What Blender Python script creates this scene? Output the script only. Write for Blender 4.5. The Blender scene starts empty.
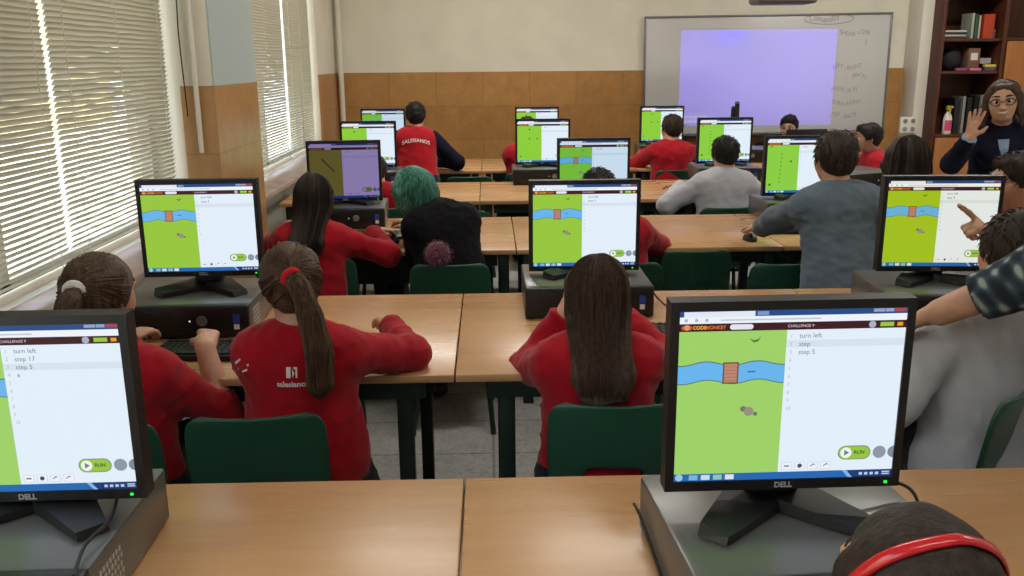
import bpy, bmesh, math, random
import numpy as np
from mathutils import Vector, Matrix
from mathutils.bvhtree import BVHTree
PI = math.pi
scn = bpy.context.scene
COL = scn.collection
R_ = math.radians

# ------------------------------------------------------------------ materials
def lin(c):
    return tuple(((v/255)/12.92 if v/255 <= .04045 else ((v/255+.055)/1.055)**2.4) for v in c)

class NT:
    def __init__(s, name):
        s.m = bpy.data.materials.new(name); s.m.use_nodes = True
        s.t = s.m.node_tree; s.n = s.t.nodes; s.l = s.t.links
        s.b = s.n['Principled BSDF']; s.out = s.n['Material Output']
    def add(s, typ, **kw):
        nd = s.n.new(typ)
        for k, v in kw.items():
            if k.startswith('i_'):
                nd.inputs[k[2:].replace('_', ' ')].default_value = v
            else: setattr(nd, k, v)
        return nd
    def link(s, a, b): s.l.new(a, b)
    def ramp(s, fac, stops):
        r = s.add('ShaderNodeValToRGB'); e = r.color_ramp.elements
        while len(e) < len(stops): e.new(.5)
        for el, (p, c) in zip(e, stops): el.position = p; el.color = (*lin(c), 1)
        s.link(fac, r.inputs[0]); return r.outputs[0]

def mat(name, rgb, rough=.5, metal=0, spec=.5, var=0, vscale=20, vstretch=(1, 1, 1), bump=0, bscale=200, sheen=0, coat=0, emit=0, sss=0, rgb2=None, detail=3):
    q = NT(name); b = q.b
    b.inputs['Base Color'].default_value = (*lin(rgb), 1)
    b.inputs['Roughness'].default_value = rough; b.inputs['Metallic'].default_value = metal
    b.inputs['Specular IOR Level'].default_value = spec
    if sheen: b.inputs['Sheen Weight'].default_value = sheen; b.inputs['Sheen Roughness'].default_value = .5
    if coat: b.inputs['Coat Weight'].default_value = coat
    if sss:
        b.inputs['Subsurface Weight'].default_value = sss; b.inputs['Subsurface Radius'].default_value = (.012, .005, .003)
    if emit:
        b.inputs['Emission Color'].default_value = (*lin(rgb), 1); b.inputs['Emission Strength'].default_value = emit
    if var or bump or rgb2:
        tc = q.add('ShaderNodeTexCoord'); mp = q.add('ShaderNodeMapping'); mp.inputs['Scale'].default_value = vstretch
        q.link(tc.outputs['Object'], mp.inputs[0])
    if var or rgb2:
        nz = q.add('ShaderNodeTexNoise', i_Scale=vscale, i_Detail=detail); q.link(mp.outputs[0], nz.inputs['Vector'])
        a = rgb; c2 = rgb2 or tuple(max(0, min(255, v*(1+var))) for v in rgb)
        c1 = rgb if rgb2 else tuple(v*(1-var) for v in rgb)
        q.link(q.ramp(nz.outputs[0], [(.32, c1), (.68, c2)]), b.inputs['Base Color'])
    if bump:
        n2 = q.add('ShaderNodeTexNoise', i_Scale=bscale, i_Detail=4); q.link(mp.outputs[0], n2.inputs['Vector'])
        bp = q.add('ShaderNodeBump', i_Strength=bump, i_Distance=.004); q.link(n2.outputs[0], bp.inputs['Height']); q.link(bp.outputs[0], b.inputs['Normal'])
    return q.m

def mat_wood(name, c1, c2, rough=.3, scale=3, stretch=(1, 14, 14), spec=.5):
    q = NT(name); tc = q.add('ShaderNodeTexCoord'); mp = q.add('ShaderNodeMapping'); mp.inputs['Scale'].default_value = stretch
    q.link(tc.outputs['Object'], mp.inputs[0])
    n1 = q.add('ShaderNodeTexNoise', i_Scale=scale, i_Detail=6, i_Roughness=.6, i_Distortion=.6); q.link(mp.outputs[0], n1.inputs['Vector'])
    q.link(q.ramp(n1.outputs[0], [(.3, c1), (.7, c2)]), q.b.inputs['Base Color'])
    n2 = q.add('ShaderNodeTexNoise', i_Scale=scale*.8, i_Detail=2); q.link(mp.outputs[0], n2.inputs['Vector'])
    mr = q.add('ShaderNodeMapRange'); mr.inputs['To Min'].default_value = rough-.05; mr.inputs['To Max'].default_value = rough+.08
    q.link(n2.outputs[0], mr.inputs[0]); q.link(mr.outputs[0], q.b.inputs['Roughness']); q.b.inputs['Specular IOR Level'].default_value = spec
    return q.m

def mat_brick(name, axes, c1, c2, mortar, bw, bh, off, ms, rough=.35, bump=.3, var=(0, 0, 0), origin=(0, 0)):
    q = NT(name); tc = q.add('ShaderNodeTexCoord'); sp = q.add('ShaderNodeSeparateXYZ'); q.link(tc.outputs['Object'], sp.inputs[0])
    cb = q.add('ShaderNodeCombineXYZ')
    for k in (0, 1):
        ad = q.add('ShaderNodeMath', operation='ADD'); ad.inputs[1].default_value = origin[k]
        q.link(sp.outputs[axes[k]], ad.inputs[0]); q.link(ad.outputs[0], cb.inputs[k])
    br = q.add('ShaderNodeTexBrick', offset=off)
    br.inputs['Color1'].default_value = (*lin(c1), 1); br.inputs['Color2'].default_value = (*lin(c2), 1); br.inputs['Mortar'].default_value = (*lin(mortar), 1)
    for k, v in (('Scale', 1), ('Brick Width', bw), ('Row Height', bh), ('Mortar Size', ms), ('Mortar Smooth', .2), ('Bias', 0)): br.inputs[k].default_value = v
    q.link(cb.outputs[0], br.inputs['Vector'])
    nz = q.add('ShaderNodeTexNoise', i_Scale=9, i_Detail=5, i_Roughness=.7); q.link(tc.outputs['Object'], nz.inputs['Vector'])
    mx = q.add('ShaderNodeMix', data_type='RGBA', blend_type='OVERLAY'); mx.inputs[0].default_value = .35
    q.link(br.outputs['Color'], mx.inputs[6]); q.link(nz.outputs[0], mx.inputs[7]); q.link(mx.outputs[2], q.b.inputs['Base Color'])
    q.b.inputs['Roughness'].default_value = rough
    bp = q.add('ShaderNodeBump', i_Strength=bump, i_Distance=.002); bp.invert = True
    q.link(br.outputs['Fac'], bp.inputs['Height']); q.link(bp.outputs[0], q.b.inputs['Normal'])
    return q.m

def mat_emit(name, rgb, s=1.0):
    m = mat(name, rgb, rough=.35, spec=.25, emit=s)
    m.node_tree.nodes['Principled BSDF'].inputs['Base Color'].default_value = (.004, .004, .004, 1); return m

M = {}
M['plaster'] = mat('cream_wall_paint', (226, 222, 207), .8, var=.02, vscale=3, bump=.08, bscale=60)
M['pillar_shade'] = mat('pillar_blue_shade_tint', (176, 190, 190), .7, bump=.06, bscale=60)  # cream pillar paint with its cool shade put into the colour
M['white_paint'] = mat('white_paint', (225, 222, 210), .6, bump=.05)
M['ceiling'] = mat('ceiling_paint', (225, 222, 212), .9)
M['tile_back'] = mat_brick('ochre_wall_tile', ('X', 'Z'), (182, 136, 80), (168, 121, 68), (160, 122, 78), .42, .3, .5, .006, .3, origin=(.05, -.21))
M['tile_side'] = mat_brick('ochre_side_tile', ('Y', 'Z'), (186, 142, 92), (172, 127, 78), (164, 128, 84), .42, .3, .5, .006, .3, origin=(.12, -.21))
M['terrazzo'] = mat_brick('terrazzo_floor_tile', ('X', 'Y'), (168, 166, 154), (158, 156, 145), (124, 122, 112), .33, .33, 0, .006, .35, .15)
def _terr():
    m = M['terrazzo']; t = m.node_tree; b = t.nodes['Principled BSDF']; src = b.inputs['Base Color'].links[0].from_socket
    v = t.nodes.new('ShaderNodeTexVoronoi'); v.inputs['Scale'].default_value = 70
    tc = t.nodes.new('ShaderNodeTexCoord'); t.links.new(tc.outputs['Object'], v.inputs['Vector'])
    hs = t.nodes.new('ShaderNodeMix'); hs.data_type = 'RGBA'; hs.blend_type = 'SOFT_LIGHT'; hs.inputs[0].default_value = .35
    t.links.new(src, hs.inputs[6]); t.links.new(v.outputs['Color'], hs.inputs[7])
    bw = t.nodes.new('ShaderNodeHueSaturation'); bw.inputs['Saturation'].default_value = .25
    t.links.new(hs.outputs[2], bw.inputs['Color']); t.links.new(bw.outputs[0], b.inputs['Base Color'])
_terr()
M['beech'] = mat_wood('beech_laminate', (182, 138, 94), (196, 152, 106), .27, 2.0, (1, 8, 8))
M['edge'] = mat_wood('beech_edge_band', (160, 112, 66), (180, 132, 84), .4, 3)
M['darkwood'] = mat_wood('reddish_dark_wood', (62, 28, 16), (92, 46, 26), .45, 2, (12, 12, 1))
M['doorwood'] = mat_wood('orange_veneer', (150, 92, 46), (176, 116, 64), .4, 2, (9, 9, 1))
M['green_steel'] = mat('dark_green_steel', (22, 42, 34), .45, spec=.4)
M['green_plastic'] = mat('dark_green_plastic', (30, 76, 57), .42, var=.05, vscale=8, bump=.03, bscale=300)
M['black_plastic'] = mat('black_monitor_plastic', (20, 20, 23), .45, bump=.03, bscale=400)
M['black_soft'] = mat('black_case_front', (16, 16, 18), .4)
M['key'] = mat('black_keycap', (26, 26, 29), .5)
M['case_grey'] = mat('grey_case_metal', (104, 104, 103), .3, metal=.35, bump=.02, bscale=500)
M['silver'] = mat('silver_plastic', (150, 150, 152), .3, metal=.6)
M['logo_grey'] = mat('logo_grey', (165, 165, 168), .4)
M['sticker_blue'] = mat('blue_sticker', (50, 70, 160), .4)
M['sticker_white'] = mat('white_sticker', (215, 215, 220), .5)
M['vent_grey'] = mat('vent_grey', (170, 168, 163), .5)
M['led_green'] = mat_emit('green_led', (40, 230, 70), 1.5)
M['led_white'] = mat_emit('white_led', (220, 235, 225), 1.0)
M['blind'] = None
M['alu'] = mat('window_aluminium', (170, 168, 160), .45, metal=.3)
M['marble'] = mat('grey_sill_stone', (165, 148, 142), .3, var=.1, vscale=12)
M['board'] = mat('whiteboard_enamel', (205, 205, 205), .32, spec=.4)
M['board_frame'] = mat('board_frame_grey', (128, 124, 126), .4, metal=.4)
M['marker'] = mat('marker_ink', (158, 156, 164), .7)
M['proj_grey'] = mat('projector_grey', (95, 92, 90), .5)
M['cable'] = mat('black_cable', (18, 18, 18), .6)
M['eye_white'] = mat('eye_white', (228, 224, 218), .25)
M['iris'] = mat('dark_iris', (36, 24, 18), .2)
M['lip'] = mat('lips', (160, 84, 78), .5)
M['brow'] = mat('eyebrow', (34, 26, 22), .8)
M['skin'] = mat('skin', (192, 148, 122), .55, var=.05, vscale=30, bump=.05, bscale=250, sss=.12)
M['skin2'] = mat('skin_tan', (176, 134, 110), .55, var=.05, vscale=30, bump=.05, bscale=250, sss=.12)
M['white_text'] = mat('white_print', (226, 216, 216), .8)
def cloth(name, c, sheen=.15, var=.05):
    return mat(name, c, .9, spec=.15, var=var, vscale=14, bump=.25, bscale=420, sheen=sheen)
M['red'] = cloth('red_sweatshirt', (158, 15, 32)); M['red2'] = cloth('red_jacket', (164, 20, 34))
M['navy'] = cloth('navy_cloth', (20, 22, 40), .02); M['navytrack'] = cloth('navy_tracksuit', (26, 28, 46))
M['ltgrey'] = cloth('light_grey_sweatshirt', (184, 185, 194), .15, .02); M['bluegrey'] = cloth('blue_grey_sweatshirt', (86, 98, 110))
M['blue'] = cloth('blue_jacket', (26, 72, 116)); M['black'] = cloth('black_jacket', (14, 13, 17), .02); M['jeans'] = cloth('blue_jeans', (42, 56, 84))
M['fur'] = cloth('maroon_fur', (84, 34, 52), .6, .3); M['denim'] = cloth('denim_shirt', (130, 150, 182)); M['shoe'] = mat('dark_shoe', (30, 30, 34), .6)
M['whitecloth'] = cloth('white_elastic', (232, 228, 224)); M['redband'] = mat('red_satin_band', (196, 16, 30), .25, coat=.4); M['redtie'] = cloth('red_elastic', (200, 30, 40))
def mat_plaid():
    q = NT('plaid_flannel'); tc = q.add('ShaderNodeTexCoord'); mp = q.add('ShaderNodeMapping'); mp.inputs['Rotation'].default_value = (.5, .6, .5)
    q.link(tc.outputs['Object'], mp.inputs[0]); outs = []
    for ax in ('X', 'Y'):
        w = q.add('ShaderNodeTexWave', bands_direction=ax, i_Scale=9.0, i_Distortion=.6); q.link(mp.outputs[0], w.inputs['Vector']); outs.append(w.outputs[0])
    a = q.add('ShaderNodeMath', operation='ADD'); q.link(outs[0], a.inputs[0]); q.link(outs[1], a.inputs[1])
    h = q.add('ShaderNodeMath', operation='MULTIPLY'); h.inputs[1].default_value = .5; q.link(a.outputs[0], h.inputs[0])
    q.link(q.ramp(h.outputs[0], [(.15, (22, 32, 44)), (.45, (36, 50, 66)), (.7, (70, 86, 96)), (.92, (150, 160, 156))]), q.b.inputs['Base Color'])
    q.b.inputs['Roughness'].default_value = .9; return q.m
M['plaid'] = mat_plaid()
def mat_hair(name, c1, c2, rough=.6):
    q = NT(name); tc = q.add('ShaderNodeTexCoord'); mp = q.add('ShaderNodeMapping'); mp.inputs['Scale'].default_value = (150, 150, 14)
    q.link(tc.outputs['Object'], mp.inputs[0])
    n = q.add('ShaderNodeTexNoise', i_Scale=1, i_Detail=3, i_Roughness=.6); q.link(mp.outputs[0], n.inputs['Vector'])
    q.link(q.ramp(n.outputs[0], [(.3, c1), (.7, c2)]), q.b.inputs['Base Color'])
    bp = q.add('ShaderNodeBump', i_Strength=.5, i_Distance=.004); q.link(n.outputs[0], bp.inputs['Height']); q.link(bp.outputs[0], q.b.inputs['Normal'])
    q.b.inputs['Roughness'].default_value = rough; q.b.inputs['Specular IOR Level'].default_value = .25
    return q.m
M['hair_dark'] = mat_hair('dark_brown_hair', (32, 25, 22), (58, 46, 40)); M['hair_black'] = mat_hair('black_hair', (18, 16, 17), (36, 31, 31))
M['hair_brown'] = mat_hair('brown_hair', (58, 44, 36), (108, 84, 66)); M['hair_teal'] = mat_hair('teal_hair', (18, 72, 64), (112, 178, 158)); M['hair_mid'] = mat_hair('mid_brown_hair', (50, 40, 34), (92, 74, 62))

# ------------------------------------------------------------------ mesh helpers
def new_obj(name, me, parent=None):
    o = bpy.data.objects.new(name, me); COL.objects.link(o)
    if parent is not None: o.parent = parent
    return o
class MB:
    def __init__(s): s.bm = bmesh.new(); s.mats = []
    def mi(s, m):
        if m not in s.mats: s.mats.append(m)
        return s.mats.index(m)
    def _fin(s, geom_verts, m, mtx):
        if mtx is not None: bmesh.ops.transform(s.bm, matrix=mtx, verts=geom_verts)
        i = s.mi(m)
        for v in geom_verts:
            for f in v.link_faces: f.material_index = i
    def box(s, c, d, m, bev=0, mtx=None, seg=2):
        r = bmesh.ops.create_cube(s.bm, size=1)['verts']
        bmesh.ops.scale(s.bm, vec=d, verts=r); bmesh.ops.translate(s.bm, vec=c, verts=r)
        if bev:
            es = list({e for v in r for e in v.link_edges})
            rr = bmesh.ops.bevel(s.bm, geom=es, offset=bev, segments=seg, profile=.5, affect='EDGES')
            r = list({v for f in rr['faces'] for v in f.verts} | {v for v in r if v.is_valid})
        s._fin(r, m, mtx); return s
    def cyl(s, a, b, r1, m, r2=None, n=16, mtx=None):
        a = Vector(a); b = Vector(b); d = b-a
        r = bmesh.ops.create_cone(s.bm, cap_ends=True, segments=n, radius1=r1, radius2=r1 if r2 is None else r2, depth=d.length)['verts']
        q = d.to_track_quat('Z', 'Y').to_matrix().to_4x4(); q.translation = (a+b)/2
        bmesh.ops.transform(s.bm, matrix=q, verts=r); s._fin(r, m, mtx); return s
    def sphere(s, c, rad, m, mtx=None, seg=16, sc=(1, 1, 1)):
        r = bmesh.ops.create_uvsphere(s.bm, u_segments=seg, v_segments=seg//2+2, radius=rad)['verts']
        bmesh.ops.scale(s.bm, vec=sc, verts=r); bmesh.ops.translate(s.bm, vec=c, verts=r); s._fin(r, m, mtx); return s
    def tube(s, pts, rad, m, n=8, mtx=None, closed=False):
        pts = [Vector(p) for p in pts]; rings = []; i = s.mi(m); up = None; N = len(pts)
        for k, p in enumerate(pts):
            t = (pts[(k+1) % N]-pts[k-1]) if closed else (pts[min(k+1, N-1)]-pts[max(k-1, 0)])
            t.normalize()
            if up is None: up = t.orthogonal().normalized()
            up = (up-t*up.dot(t)).normalized(); w = t.cross(up); rr = rad[k] if isinstance(rad, (list, tuple)) else rad
            rings.append([s.bm.verts.new(p+(up*math.cos(2*PI*j/n)+w*math.sin(2*PI*j/n))*rr) for j in range(n)])
        vs = [v for r in rings for v in r]
        for k in range(N if closed else N-1):
            A, B = rings[k], rings[(k+1) % N]
            for j in range(n):
                f = s.bm.faces.new((A[j], A[(j+1) % n], B[(j+1) % n], B[j])); f.material_index = i
        if not closed:
            for r in (list(reversed(rings[0])), rings[-1]):
                s.bm.faces.new(r).material_index = i
        if mtx is not None: bmesh.ops.transform(s.bm, matrix=mtx, verts=vs)
        return s
    def poly(s, pts, m, thick=None, mtx=None):
        vs = [s.bm.verts.new(p) for p in pts]; f = s.bm.faces.new(vs); i = s.mi(m); f.material_index = i
        if thick:
            r = bmesh.ops.extrude_face_region(s.bm, geom=[f]); ev = [g for g in r['geom'] if isinstance(g, bmesh.types.BMVert)]
            bmesh.ops.translate(s.bm, vec=thick, verts=ev); vs += ev
            for v in vs:
                for ff in v.link_faces: ff.material_index = i
        if mtx is not None: bmesh.ops.transform(s.bm, matrix=mtx, verts=vs)
        return s
    def raw(s, verts, faces, m, mtx=None):
        i = s.mi(m); vs = [s.bm.verts.new(v) for v in verts]
        for f in faces:
            try: s.bm.faces.new([vs[k] for k in f]).material_index = i
            except ValueError: pass
        if mtx is not None: bmesh.ops.transform(s.bm, matrix=mtx, verts=vs)
        return s
    def build(s, name, parent=None, smooth=35, recalc=True):
        if recalc: bmesh.ops.recalc_face_normals(s.bm, faces=s.bm.faces[:])
        me = bpy.data.meshes.new(name); s.bm.to_mesh(me); s.bm.free()
        for m in s.mats: me.materials.append(m)
        if smooth:
            me.polygons.foreach_set('use_smooth', [True]*len(me.polygons)); me.set_sharp_from_angle(angle=R_(smooth))
        return new_obj(name, me, parent)
def tag(o, label=None, cat=None, group=None, kind=None):
    if label: o['label'] = label
    if cat: o['category'] = cat
    if group: o['group'] = group
    if kind: o['kind'] = kind
    return o
def empty(name, loc=(0, 0, 0), rz=0):
    o = bpy.data.objects.new(name, None); COL.objects.link(o); o.location = loc; o.rotation_euler = (0, 0, rz); o.empty_display_size = .1; return o
def copy_tree(o, parent=None):
    c = o.copy(); COL.objects.link(c)
    if parent is not None: c.parent = parent
    for ch in list(o.children): copy_tree(ch, c)
    return c
def place(proto, used, loc, rz, label, group=None):
    o = copy_tree(proto) if used else proto
    o.location = loc; o.rotation_euler = (0, 0, rz); o['label'] = label
    if group: o['group'] = group
    return o
_txt = {}
def text_geo(s, size, align='LEFT', bold=0):
    key = (s, size, align, bold)
    if key not in _txt:
        cu = bpy.data.curves.new('t', 'FONT'); cu.body = s; cu.size = size; cu.align_x = align; cu.offset = bold; cu.resolution_u = 3
        ob = bpy.data.objects.new('t', cu); COL.objects.link(ob)
        dg = bpy.context.evaluated_depsgraph_get(); dg.update(); me = bpy.data.meshes.new_from_object(ob.evaluated_get(dg))
        _txt[key] = ([tuple(v.co) for v in me.vertices], [tuple(p.vertices) for p in me.polygons])
        bpy.data.objects.remove(ob); bpy.data.curves.remove(cu); bpy.data.meshes.remove(me)
    return _txt[key]

# ------------------------------------------------------------------ room
# world: x to the right along the desks, y away from the camera, z up (metres)
YB, YF, XL, XR, ZC = 8.3, -2.6, -1.36, 5.3, 3.0
def structure(o): o['kind'] = 'structure'; return o
structure(MB().box((1.97, 2.85, -.05), (6.9, 11.2, .1), M['terrazzo']).build('floor'))
structure(MB().box((1.97, 2.85, ZC+.05), (6.9, 11.2, .1), M['ceiling']).build('ceiling'))
structure(MB().box((1.97, YB+.08, ZC/2), (6.9, .16, ZC), M['plaster']).build('wall_back'))
structure(MB().box((1.97, YF-.08, ZC/2), (6.9, .16, ZC), M['plaster']).build('wall_front'))
structure(MB().box((XR+.08, 2.85, ZC/2), (.16, 11.2, ZC), M['plaster']).build('wall_right'))
structure(MB().box(((XL+4.2)/2, YB-.006, .705), (4.2-XL, .012, 1.41), M['tile_back']).build('trim_1'))
def wall_holes(name, x, thick, ys, zs, holes, m):
    mb = MB(); idx = {}
    def V(i, j, k):
        if (i, j, k) not in idx: idx[(i, j, k)] = mb.bm.verts.new((x-thick*k, ys[i], zs[j]))
        return idx[(i, j, k)]
    solid = lambda i, j: 0 <= i < len(ys)-1 and 0 <= j < len(zs)-1 and (i, j) not in holes
    mi = mb.mi(m)
    for i in range(len(ys)-1):
        for j in range(len(zs)-1):
            if not solid(i, j): continue
            for k in (0, 1): mb.bm.faces.new([V(i, j, k), V(i+1, j, k), V(i+1, j+1, k), V(i, j+1, k)])
            for (di, dj, a, b) in ((-1, 0, (i, j), (i, j+1)), (1, 0, (i+1, j), (i+1, j+1)), (0, -1, (i, j), (i+1, j)), (0, 1, (i, j+1), (i+1, j+1))):
                if not solid(i+di, j+dj): mb.bm.faces.new([V(*a, 0), V(*b, 0), V(*b, 1), V(*a, 1)])
    return mb.build(name, smooth=0)
WZ0, WZ1 = .8, 2.62
structure(wall_holes('wall_left', XL, .25, [YF, -2.0, 1.1, 1.35, 4.11, 4.86, 7.42, YB], [0, WZ0, WZ1, ZC], {(1, 1), (3, 1), (5, 1)}, M['plaster']))
# pillar between the windows: plaster above, tiles below
structure(MB().box((-1.29, 4.485, 2.205), (.14, .75, 1.59), M['plaster']).build('wall_pillar'))
structure(MB().box((-1.216, 4.487, 2.205), (.008, .746, 1.59), M['pillar_shade']).build('trim_10'))  # thin sheet colouring the pillar's room-facing side as if in shade
structure(MB().box((-1.286, 4.485, .705), (.15, .76, 1.41), M['tile_side']).build('trim_2'))
structure(MB().box((XL+.006, 7.86, .705), (.012, .87, 1.41), M['tile_side']).build('trim_3'))
# tiled reveal beside the far window and white pipe in the corner
structure(MB().cyl((-1.305, 8.235, 0), (-1.305, 8.235, ZC), .024, M['white_paint']).build('trim_4'))
structure(MB().cyl((-1.285, 4.085, 1.12), (-1.285, 4.085, ZC), .011, M['white_paint']).build('trim_5'))
def glass_mat():
    q = NT('window_glass'); tr = q.add('ShaderNodeBsdfTransparent'); gl = q.add('ShaderNodeBsdfGlossy'); gl.inputs['Roughness'].default_value = .02
    ge = q.add('ShaderNodeNewGeometry'); dt = q.add('ShaderNodeVectorMath', operation='DOT_PRODUCT'); q.link(ge.outputs['Incoming'], dt.inputs[0]); q.link(ge.outputs['Normal'], dt.inputs[1])
    def mt(op, a, b=None):
        n = q.add('ShaderNodeMath', operation=op)
        for i, v in enumerate((a, b)):
            if v is None: continue
            if isinstance(v, (int, float)): n.inputs[i].default_value = v
            else: q.link(v, n.inputs[i])
        return n.outputs[0]
    fr = mt('ADD', mt('MULTIPLY', mt('POWER', mt('SUBTRACT', 1, mt('ABSOLUTE', dt.outputs['Value'])), 5), .9), .04); mx = q.add('ShaderNodeMixShader'); q.link(fr, mx.inputs[0]); q.link(tr.outputs[0], mx.inputs[1]); q.link(gl.outputs[0], mx.inputs[2]); q.link(mx.outputs[0], q.out.inputs[0]); return q.m
M['glass'] = glass_mat()
for n, (y0, y1) in enumerate(((1.35, 4.11), (4.86, 7.42), (-2.0, 1.1))):  # last window is unseen, added behind the camera to let daylight in
    w = structure(empty('window_%d' % (n+1), (XL-.16, (y0+y1)/2, WZ0))); L = y1-y0; Hh = WZ1-WZ0
    mb = MB()
    for yy in (-L/2+.03, L/2-.03): mb.box((0, yy, Hh/2), (.05, .06, Hh), M['alu'])
    for zz in (.03, Hh-.03): mb.box((0, 0, zz), (.05, L, .06), M['alu'])
    mb.box((0, 0, Hh/2), (.05, .05, Hh), M['alu'])
    mb.build('window_frame', w); MB().box((-.01, 0, Hh/2), (.006, L-.08, Hh-.08), M['glass']).build('glass_pane', w)
    sl = structure(MB().box((-1.33, (y0+y1)/2, WZ0-.012), (.22, L, .03), M['marble'], .006).build('window_sill_%d' % (n+1))); sl.name = 'trim_%d' % (6+n)
# outside: sunlit yard and pale facade
structure(MB().box((-12, 4, -.6), (21, 60, .1), mat('pale_paving', (205, 200, 186), .9, var=.06, vscale=1)).build('ground_outside'))
fa = MB(); mfa = mat('ochre_facade', (196, 178, 132), .9); fa.box((-14, 4, 3), (.4, 60, 7), mfa)
for i in range(14):
    for z in (1.2, 4.2): fa.box((-13.79, -22+i*4, z), (.05, 1.6, 1.5), M['alu'])
structure(fa.build('building_outside'))

# ------------------------------------------------------------------ venetian blinds
def mat_blind():
    q = NT('blind_slat'); q.b.inputs['Base Color'].default_value = (*lin((186, 182, 168)), 1); q.b.inputs['Roughness'].default_value = .4
    tl = q.add('ShaderNodeBsdfTranslucent'); tl.inputs[0].default_value = (*lin((190, 182, 158)), 1); mx = q.add('ShaderNodeMixShader'); mx.inputs[0].default_value = .12
    q.link(q.b.outputs[0], mx.inputs[1]); q.link(tl.outputs[0], mx.inputs[2]); q.link(mx.outputs[0], q.out.inputs[0]); return q.m
M['blind'] = mat_blind()
def blind(x, y0, y1, zb, zt, tilt, label, skew=0):
    b = empty('venetian_blind', (x, (y0+y1)/2, zt)); tag(b, label, 'blind', 'white venetian blinds on the window wall'); L = y1-y0
    MB().box((0, 0, -.02), (.045, L, .035), M['white_paint'], .004).build('headrail', b)
    mb = MB(); rnd = random.Random(int(y0*100)); pitch = .018; n = int((zt-zb-.06)/pitch); wd = .0218
    for i in range(n):
        z = -.05-i*pitch; t = R_(tilt-15*max(0, (-z)/(zt-zb)-.62)/.38+rnd.uniform(-2.5, 2.5)); vs = []; fs = []
        NS = 14
        for a in range(NS+1):
            yy = -L/2+L*a/NS+skew*(-z); sag = rnd.uniform(-.0015, .0015)
            for k in range(4):
                u = (k/3-.5)*wd; arch = .0022*(1-(2*k/3-1)**2)
                vs.append((u*math.cos(t)-arch*math.sin(t), yy, z+sag+u*math.sin(t)+arch*math.cos(t)))
        for a in range(NS):
            for k in range(3): fs.append((a*4+k, a*4+k+1, a*4+k+5, a*4+k+4))
        mb.raw(vs, fs, M['blind'])
    mb.build('slats', b, smooth=60, recalc=False)
    MB().box((0, skew*(zt-zb), zb-zt+.012), (.03, L, .022), M['white_paint'], .004).build('bottom_rail', b)
    mc = MB(); nc = max(3, int(L/.33))
    for k in range(nc):
        yy = -L/2+.09+(L-.18)*k/(nc-1)
        for dx in (-.015, .015): mc.tube([(dx, yy+skew*(-z), z) for z in (-.04, (zb-zt)/2, zb-zt+.01)], .0011, M['white_paint'], 5)
    mc.build('ladder_cords', b)
    return b
BX = -1.405
blind(BX, 1.38, 2.98, .84, 2.6, 61, 'nearest white venetian blind at the left edge, closed over the front window')
blind(BX, 3.02, 4.08, .84, 2.6, 58, 'venetian blind next to the tiled pillar, on its camera side', -.006)
blind(BX, 4.9, 6.44, .84, 2.6, 59, 'venetian blind just beyond the tiled pillar', -.008)
blind(BX, 6.5, 7.39, .84, 2.6, 59, 'farthest venetian blind, close to the back corner of the room')
mc = MB(); mc.tube([(-1.33+.004*math.sin(i*1.3), 4.07+.003*math.cos(i*2.1), 2.6-i*.12) for i in range(12)], .003, M['cable'], 6)
tag(mc.build('blind_pull_cord'), 'dark beaded pull cord hanging against the cream pillar', 'cord')

# ------------------------------------------------------------------ desks
def make_desk(inset):
    d = tag(empty('school_desk'), 'x', 'desk'); W, D, T = 1.157, .84, .72
    MB().box((0, 0, T-.011), (W, D, .022), M['beech'], .004).build('tabletop', d)
    mb = MB()
    for s in (-1, 1):
        mb.box((0, s*(D/2-.045), T-.05), (W-.16, .025, .056), M['green_steel'], .003)
        mb.box((s*(W/2-inset), 0, T-.05), (.025, D-.1, .056), M['green_steel'], .003)
    mb.box((0, D/2-.1, T-.2), (W-.2, .015, .25), M['green_steel'], .003)
    mb.build('frame', d)
    for sx in (-1, 1):
        for sy in (-1, 1):
            l = MB().box((sx*(W/2-inset), sy*(D/2-.06), (T-.03)/2), (.042, .042, T-.03), M['green_steel'], .004)
            l.box((sx*(W/2-inset), sy*(D/2-.06), .008), (.048, .048, .016), M['black_soft'], .003); l.build('leg', d)
    return d
desk0 = make_desk(.135); desk1 = make_desk(.05); used = {}
ROWS = [(1.195, [-.637, .523, 1.68], 'front row'), (2.63, [-.678, .482, 1.64], 'second row'), (4.205, [-.47, .69, 1.85], 'third row'), (5.6, [-.64, .52, 1.81], 'fourth row'), (7.07, [-.64, .52, 1.68], 'back row')]
pos = ['window end', 'middle', 'right-hand end']
for y, xs, rn in ROWS:
    for x, pn in zip(xs, pos):
        dk = desk0 if rn in ('front row', 'second row') else desk1; place(dk, dk.name in used, (x, y, 0), 0, 'beech-topped green steel school desk, %s, %s of the row' % (rn, pn), 'rows of beech computer desks').scale = (1.22, 1, 1) if rn[:2] == 'fo' and x > 1.6 else (1, 1, 1); used[dk.name] = 1

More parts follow.
